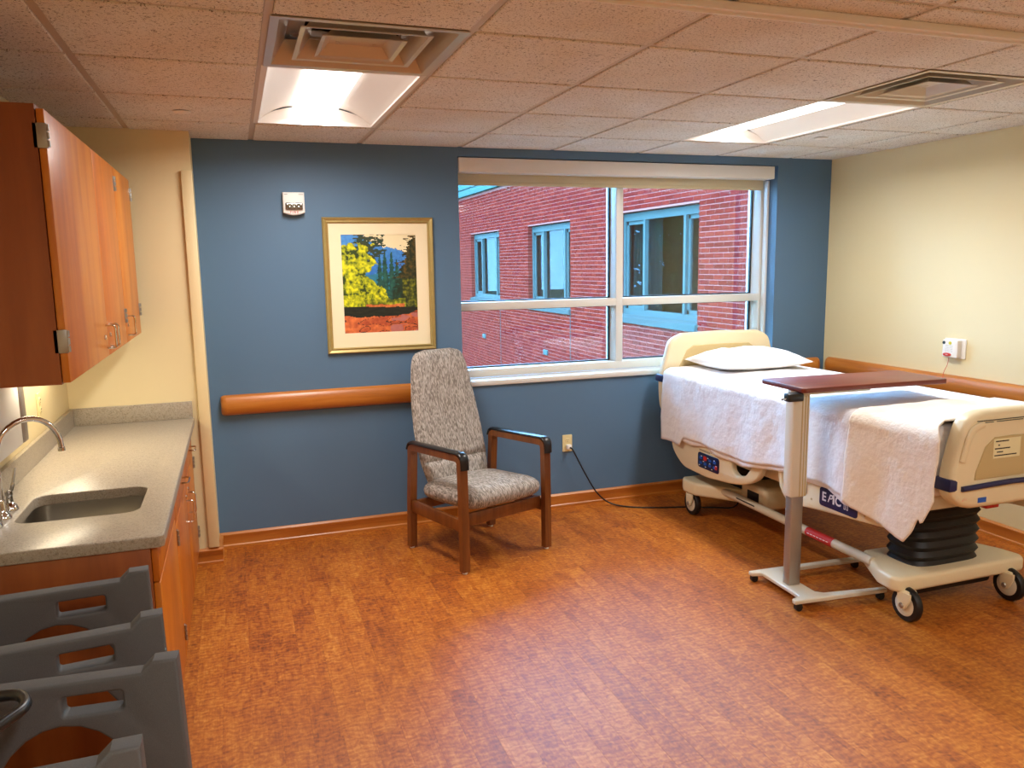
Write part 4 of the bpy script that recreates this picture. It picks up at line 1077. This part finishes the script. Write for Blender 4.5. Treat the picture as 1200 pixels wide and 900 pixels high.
def vis(b):
    y, z = (b[0] + b[1]) / 2, b[2]; s = 5.09 / y; X, Z = BXW * s, CAMZ + (z - CAMZ) * s
    return 1.39 < X < 3.66 and .96 < Z < 2.12
shown = sorted([b for b in bricks if vis(b) and b[1] - b[0] > .1], key=lambda b: b[0])[:300]; sset = set(shown)
bmd = {}; bmr = BM()
for b in bricks:
    l = round(b[1] - b[0], 3)
    if b in sset:
        if l not in bmd: bmd[l] = brick_mesh(l)
        o = bpy.data.objects.new('brick', bmd[l]); C.objects.link(o); o.parent = wing; o.location = (BXW - BXW, b[0] - 13, b[2] - ZG)
    else: box(bmr, BXW, BXW + .13, b[0] + .006, b[1] - .006, b[2] + .006, b[2] + CH - .006)
obj('brickwork', bmr, 'brick', wing, kind='stuff')
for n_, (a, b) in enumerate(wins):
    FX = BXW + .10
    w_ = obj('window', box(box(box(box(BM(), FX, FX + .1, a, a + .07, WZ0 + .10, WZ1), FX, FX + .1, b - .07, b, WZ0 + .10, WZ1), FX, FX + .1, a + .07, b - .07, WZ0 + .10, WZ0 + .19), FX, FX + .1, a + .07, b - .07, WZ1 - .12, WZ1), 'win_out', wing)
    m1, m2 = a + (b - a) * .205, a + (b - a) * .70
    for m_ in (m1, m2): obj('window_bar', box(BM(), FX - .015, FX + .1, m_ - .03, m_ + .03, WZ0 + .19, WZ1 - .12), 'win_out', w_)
    lim = [a + .07, m1 - .03, m1 + .03, m2 - .03, m2 + .03, b - .07]
    for k in (0, 2, 4):
        obj('pane', box(BM(), FX + .05, FX + .056, lim[k], lim[k + 1], WZ0 + .19, WZ1 - .12), 'glass_out', w_)
        bm = BM(); e = .05
        if k != 2:
            for q in ((lim[k], lim[k] + e, WZ0 + .19, WZ1 - .12), (lim[k + 1] - e, lim[k + 1], WZ0 + .19, WZ1 - .12), (lim[k], lim[k + 1], WZ0 + .19, WZ0 + .25), (lim[k], lim[k + 1], WZ1 - .18, WZ1 - .12)): box(bm, FX + .03, FX + .075, *q)
            obj('sash', bm, 'win_out', w_)
        else: bm.free()
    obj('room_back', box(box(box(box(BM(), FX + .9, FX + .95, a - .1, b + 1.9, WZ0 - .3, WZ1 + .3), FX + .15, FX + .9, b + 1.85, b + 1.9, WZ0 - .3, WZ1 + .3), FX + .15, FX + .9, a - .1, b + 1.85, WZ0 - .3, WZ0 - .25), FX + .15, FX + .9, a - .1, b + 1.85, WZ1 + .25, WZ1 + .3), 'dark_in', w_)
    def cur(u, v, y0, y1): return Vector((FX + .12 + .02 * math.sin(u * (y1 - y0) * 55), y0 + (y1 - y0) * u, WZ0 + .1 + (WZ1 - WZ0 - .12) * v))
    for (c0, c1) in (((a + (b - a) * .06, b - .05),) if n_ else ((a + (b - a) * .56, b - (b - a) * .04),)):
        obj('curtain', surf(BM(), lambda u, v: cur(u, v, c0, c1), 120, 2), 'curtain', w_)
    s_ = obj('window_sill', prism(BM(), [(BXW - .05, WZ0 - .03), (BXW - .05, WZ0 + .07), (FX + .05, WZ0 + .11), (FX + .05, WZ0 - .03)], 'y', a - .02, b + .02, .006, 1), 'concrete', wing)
    obj('control_joint', box(BM(), BXW - .003, BXW + .02, a - .012, a + .012, ZG, WZ0 - .03), 'concrete', wing)
for y, z in ((19.43, -.18), (15.15, -.175)): obj('wall_vent', box(BM(), BXW - .03, BXW + .02, y - .11, y + .11, z - .05, z + .06, .008), 'win_out', wing)
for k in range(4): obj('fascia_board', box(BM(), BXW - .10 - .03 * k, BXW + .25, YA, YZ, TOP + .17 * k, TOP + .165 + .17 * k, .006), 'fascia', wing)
obj('roof', box(BM(), BXW - .2, BXW + 6, YA, YZ, TOP + .69, TOP + .74), 'fascia', wing)
o = struct('lawn', box(BM(), -60, 60, 5.2, 90, ZG - .1, ZG), 'lawn', 'green lawn outside below the window', 'lawn')
# trees across the lawn: only their mirror image shows, in the panes of the brick wing
def tree(x, y, h, r, label):
    t = thing('tree', label, 'tree', (x, y, ZG), 0, 'trees across the lawn', worldly=False)
    obj('trunk', tube(BM(), [(0, 0, 0), (.05, 0, h * .3), (0, .05, h * .7)], [.22, .17, .08], 8), 'bark', t)
    bm = BM(); rnd = random.Random(int(x * 7 + y))
    for k in range(4200):
        d = Vector((rnd.gauss(0, 1), rnd.gauss(0, 1), rnd.gauss(0, 1))).normalized() * rnd.random() ** .35
        p = Vector((d.x * r, d.y * r, h * .55 + d.z * h * .42)); s = .09 + .12 * rnd.random()
        n = Vector((rnd.gauss(0, 1), rnd.gauss(0, 1), rnd.gauss(0, 1))).normalized(); a = n.orthogonal().normalized() * s; b = n.cross(a).normalized() * s
        bm.faces.new([bm.verts.new(p + q) for q in (a, b * .6, -a, -b * .6)])
    obj('foliage', bm, 'leaf', t, kind='stuff')
for (x, y, h, r, l) in ((-3.0, 24.3, 8, 2.6, 'broad dark green tree standing closest across the lawn'), (-4.2, 29.3, 9, 2.4, 'tall dark green tree farther back across the lawn'), (-9.5, 26, 8.5, 2.8, 'dark green tree at the far left of the lawn')):
    tree(x, y, h, r, l)
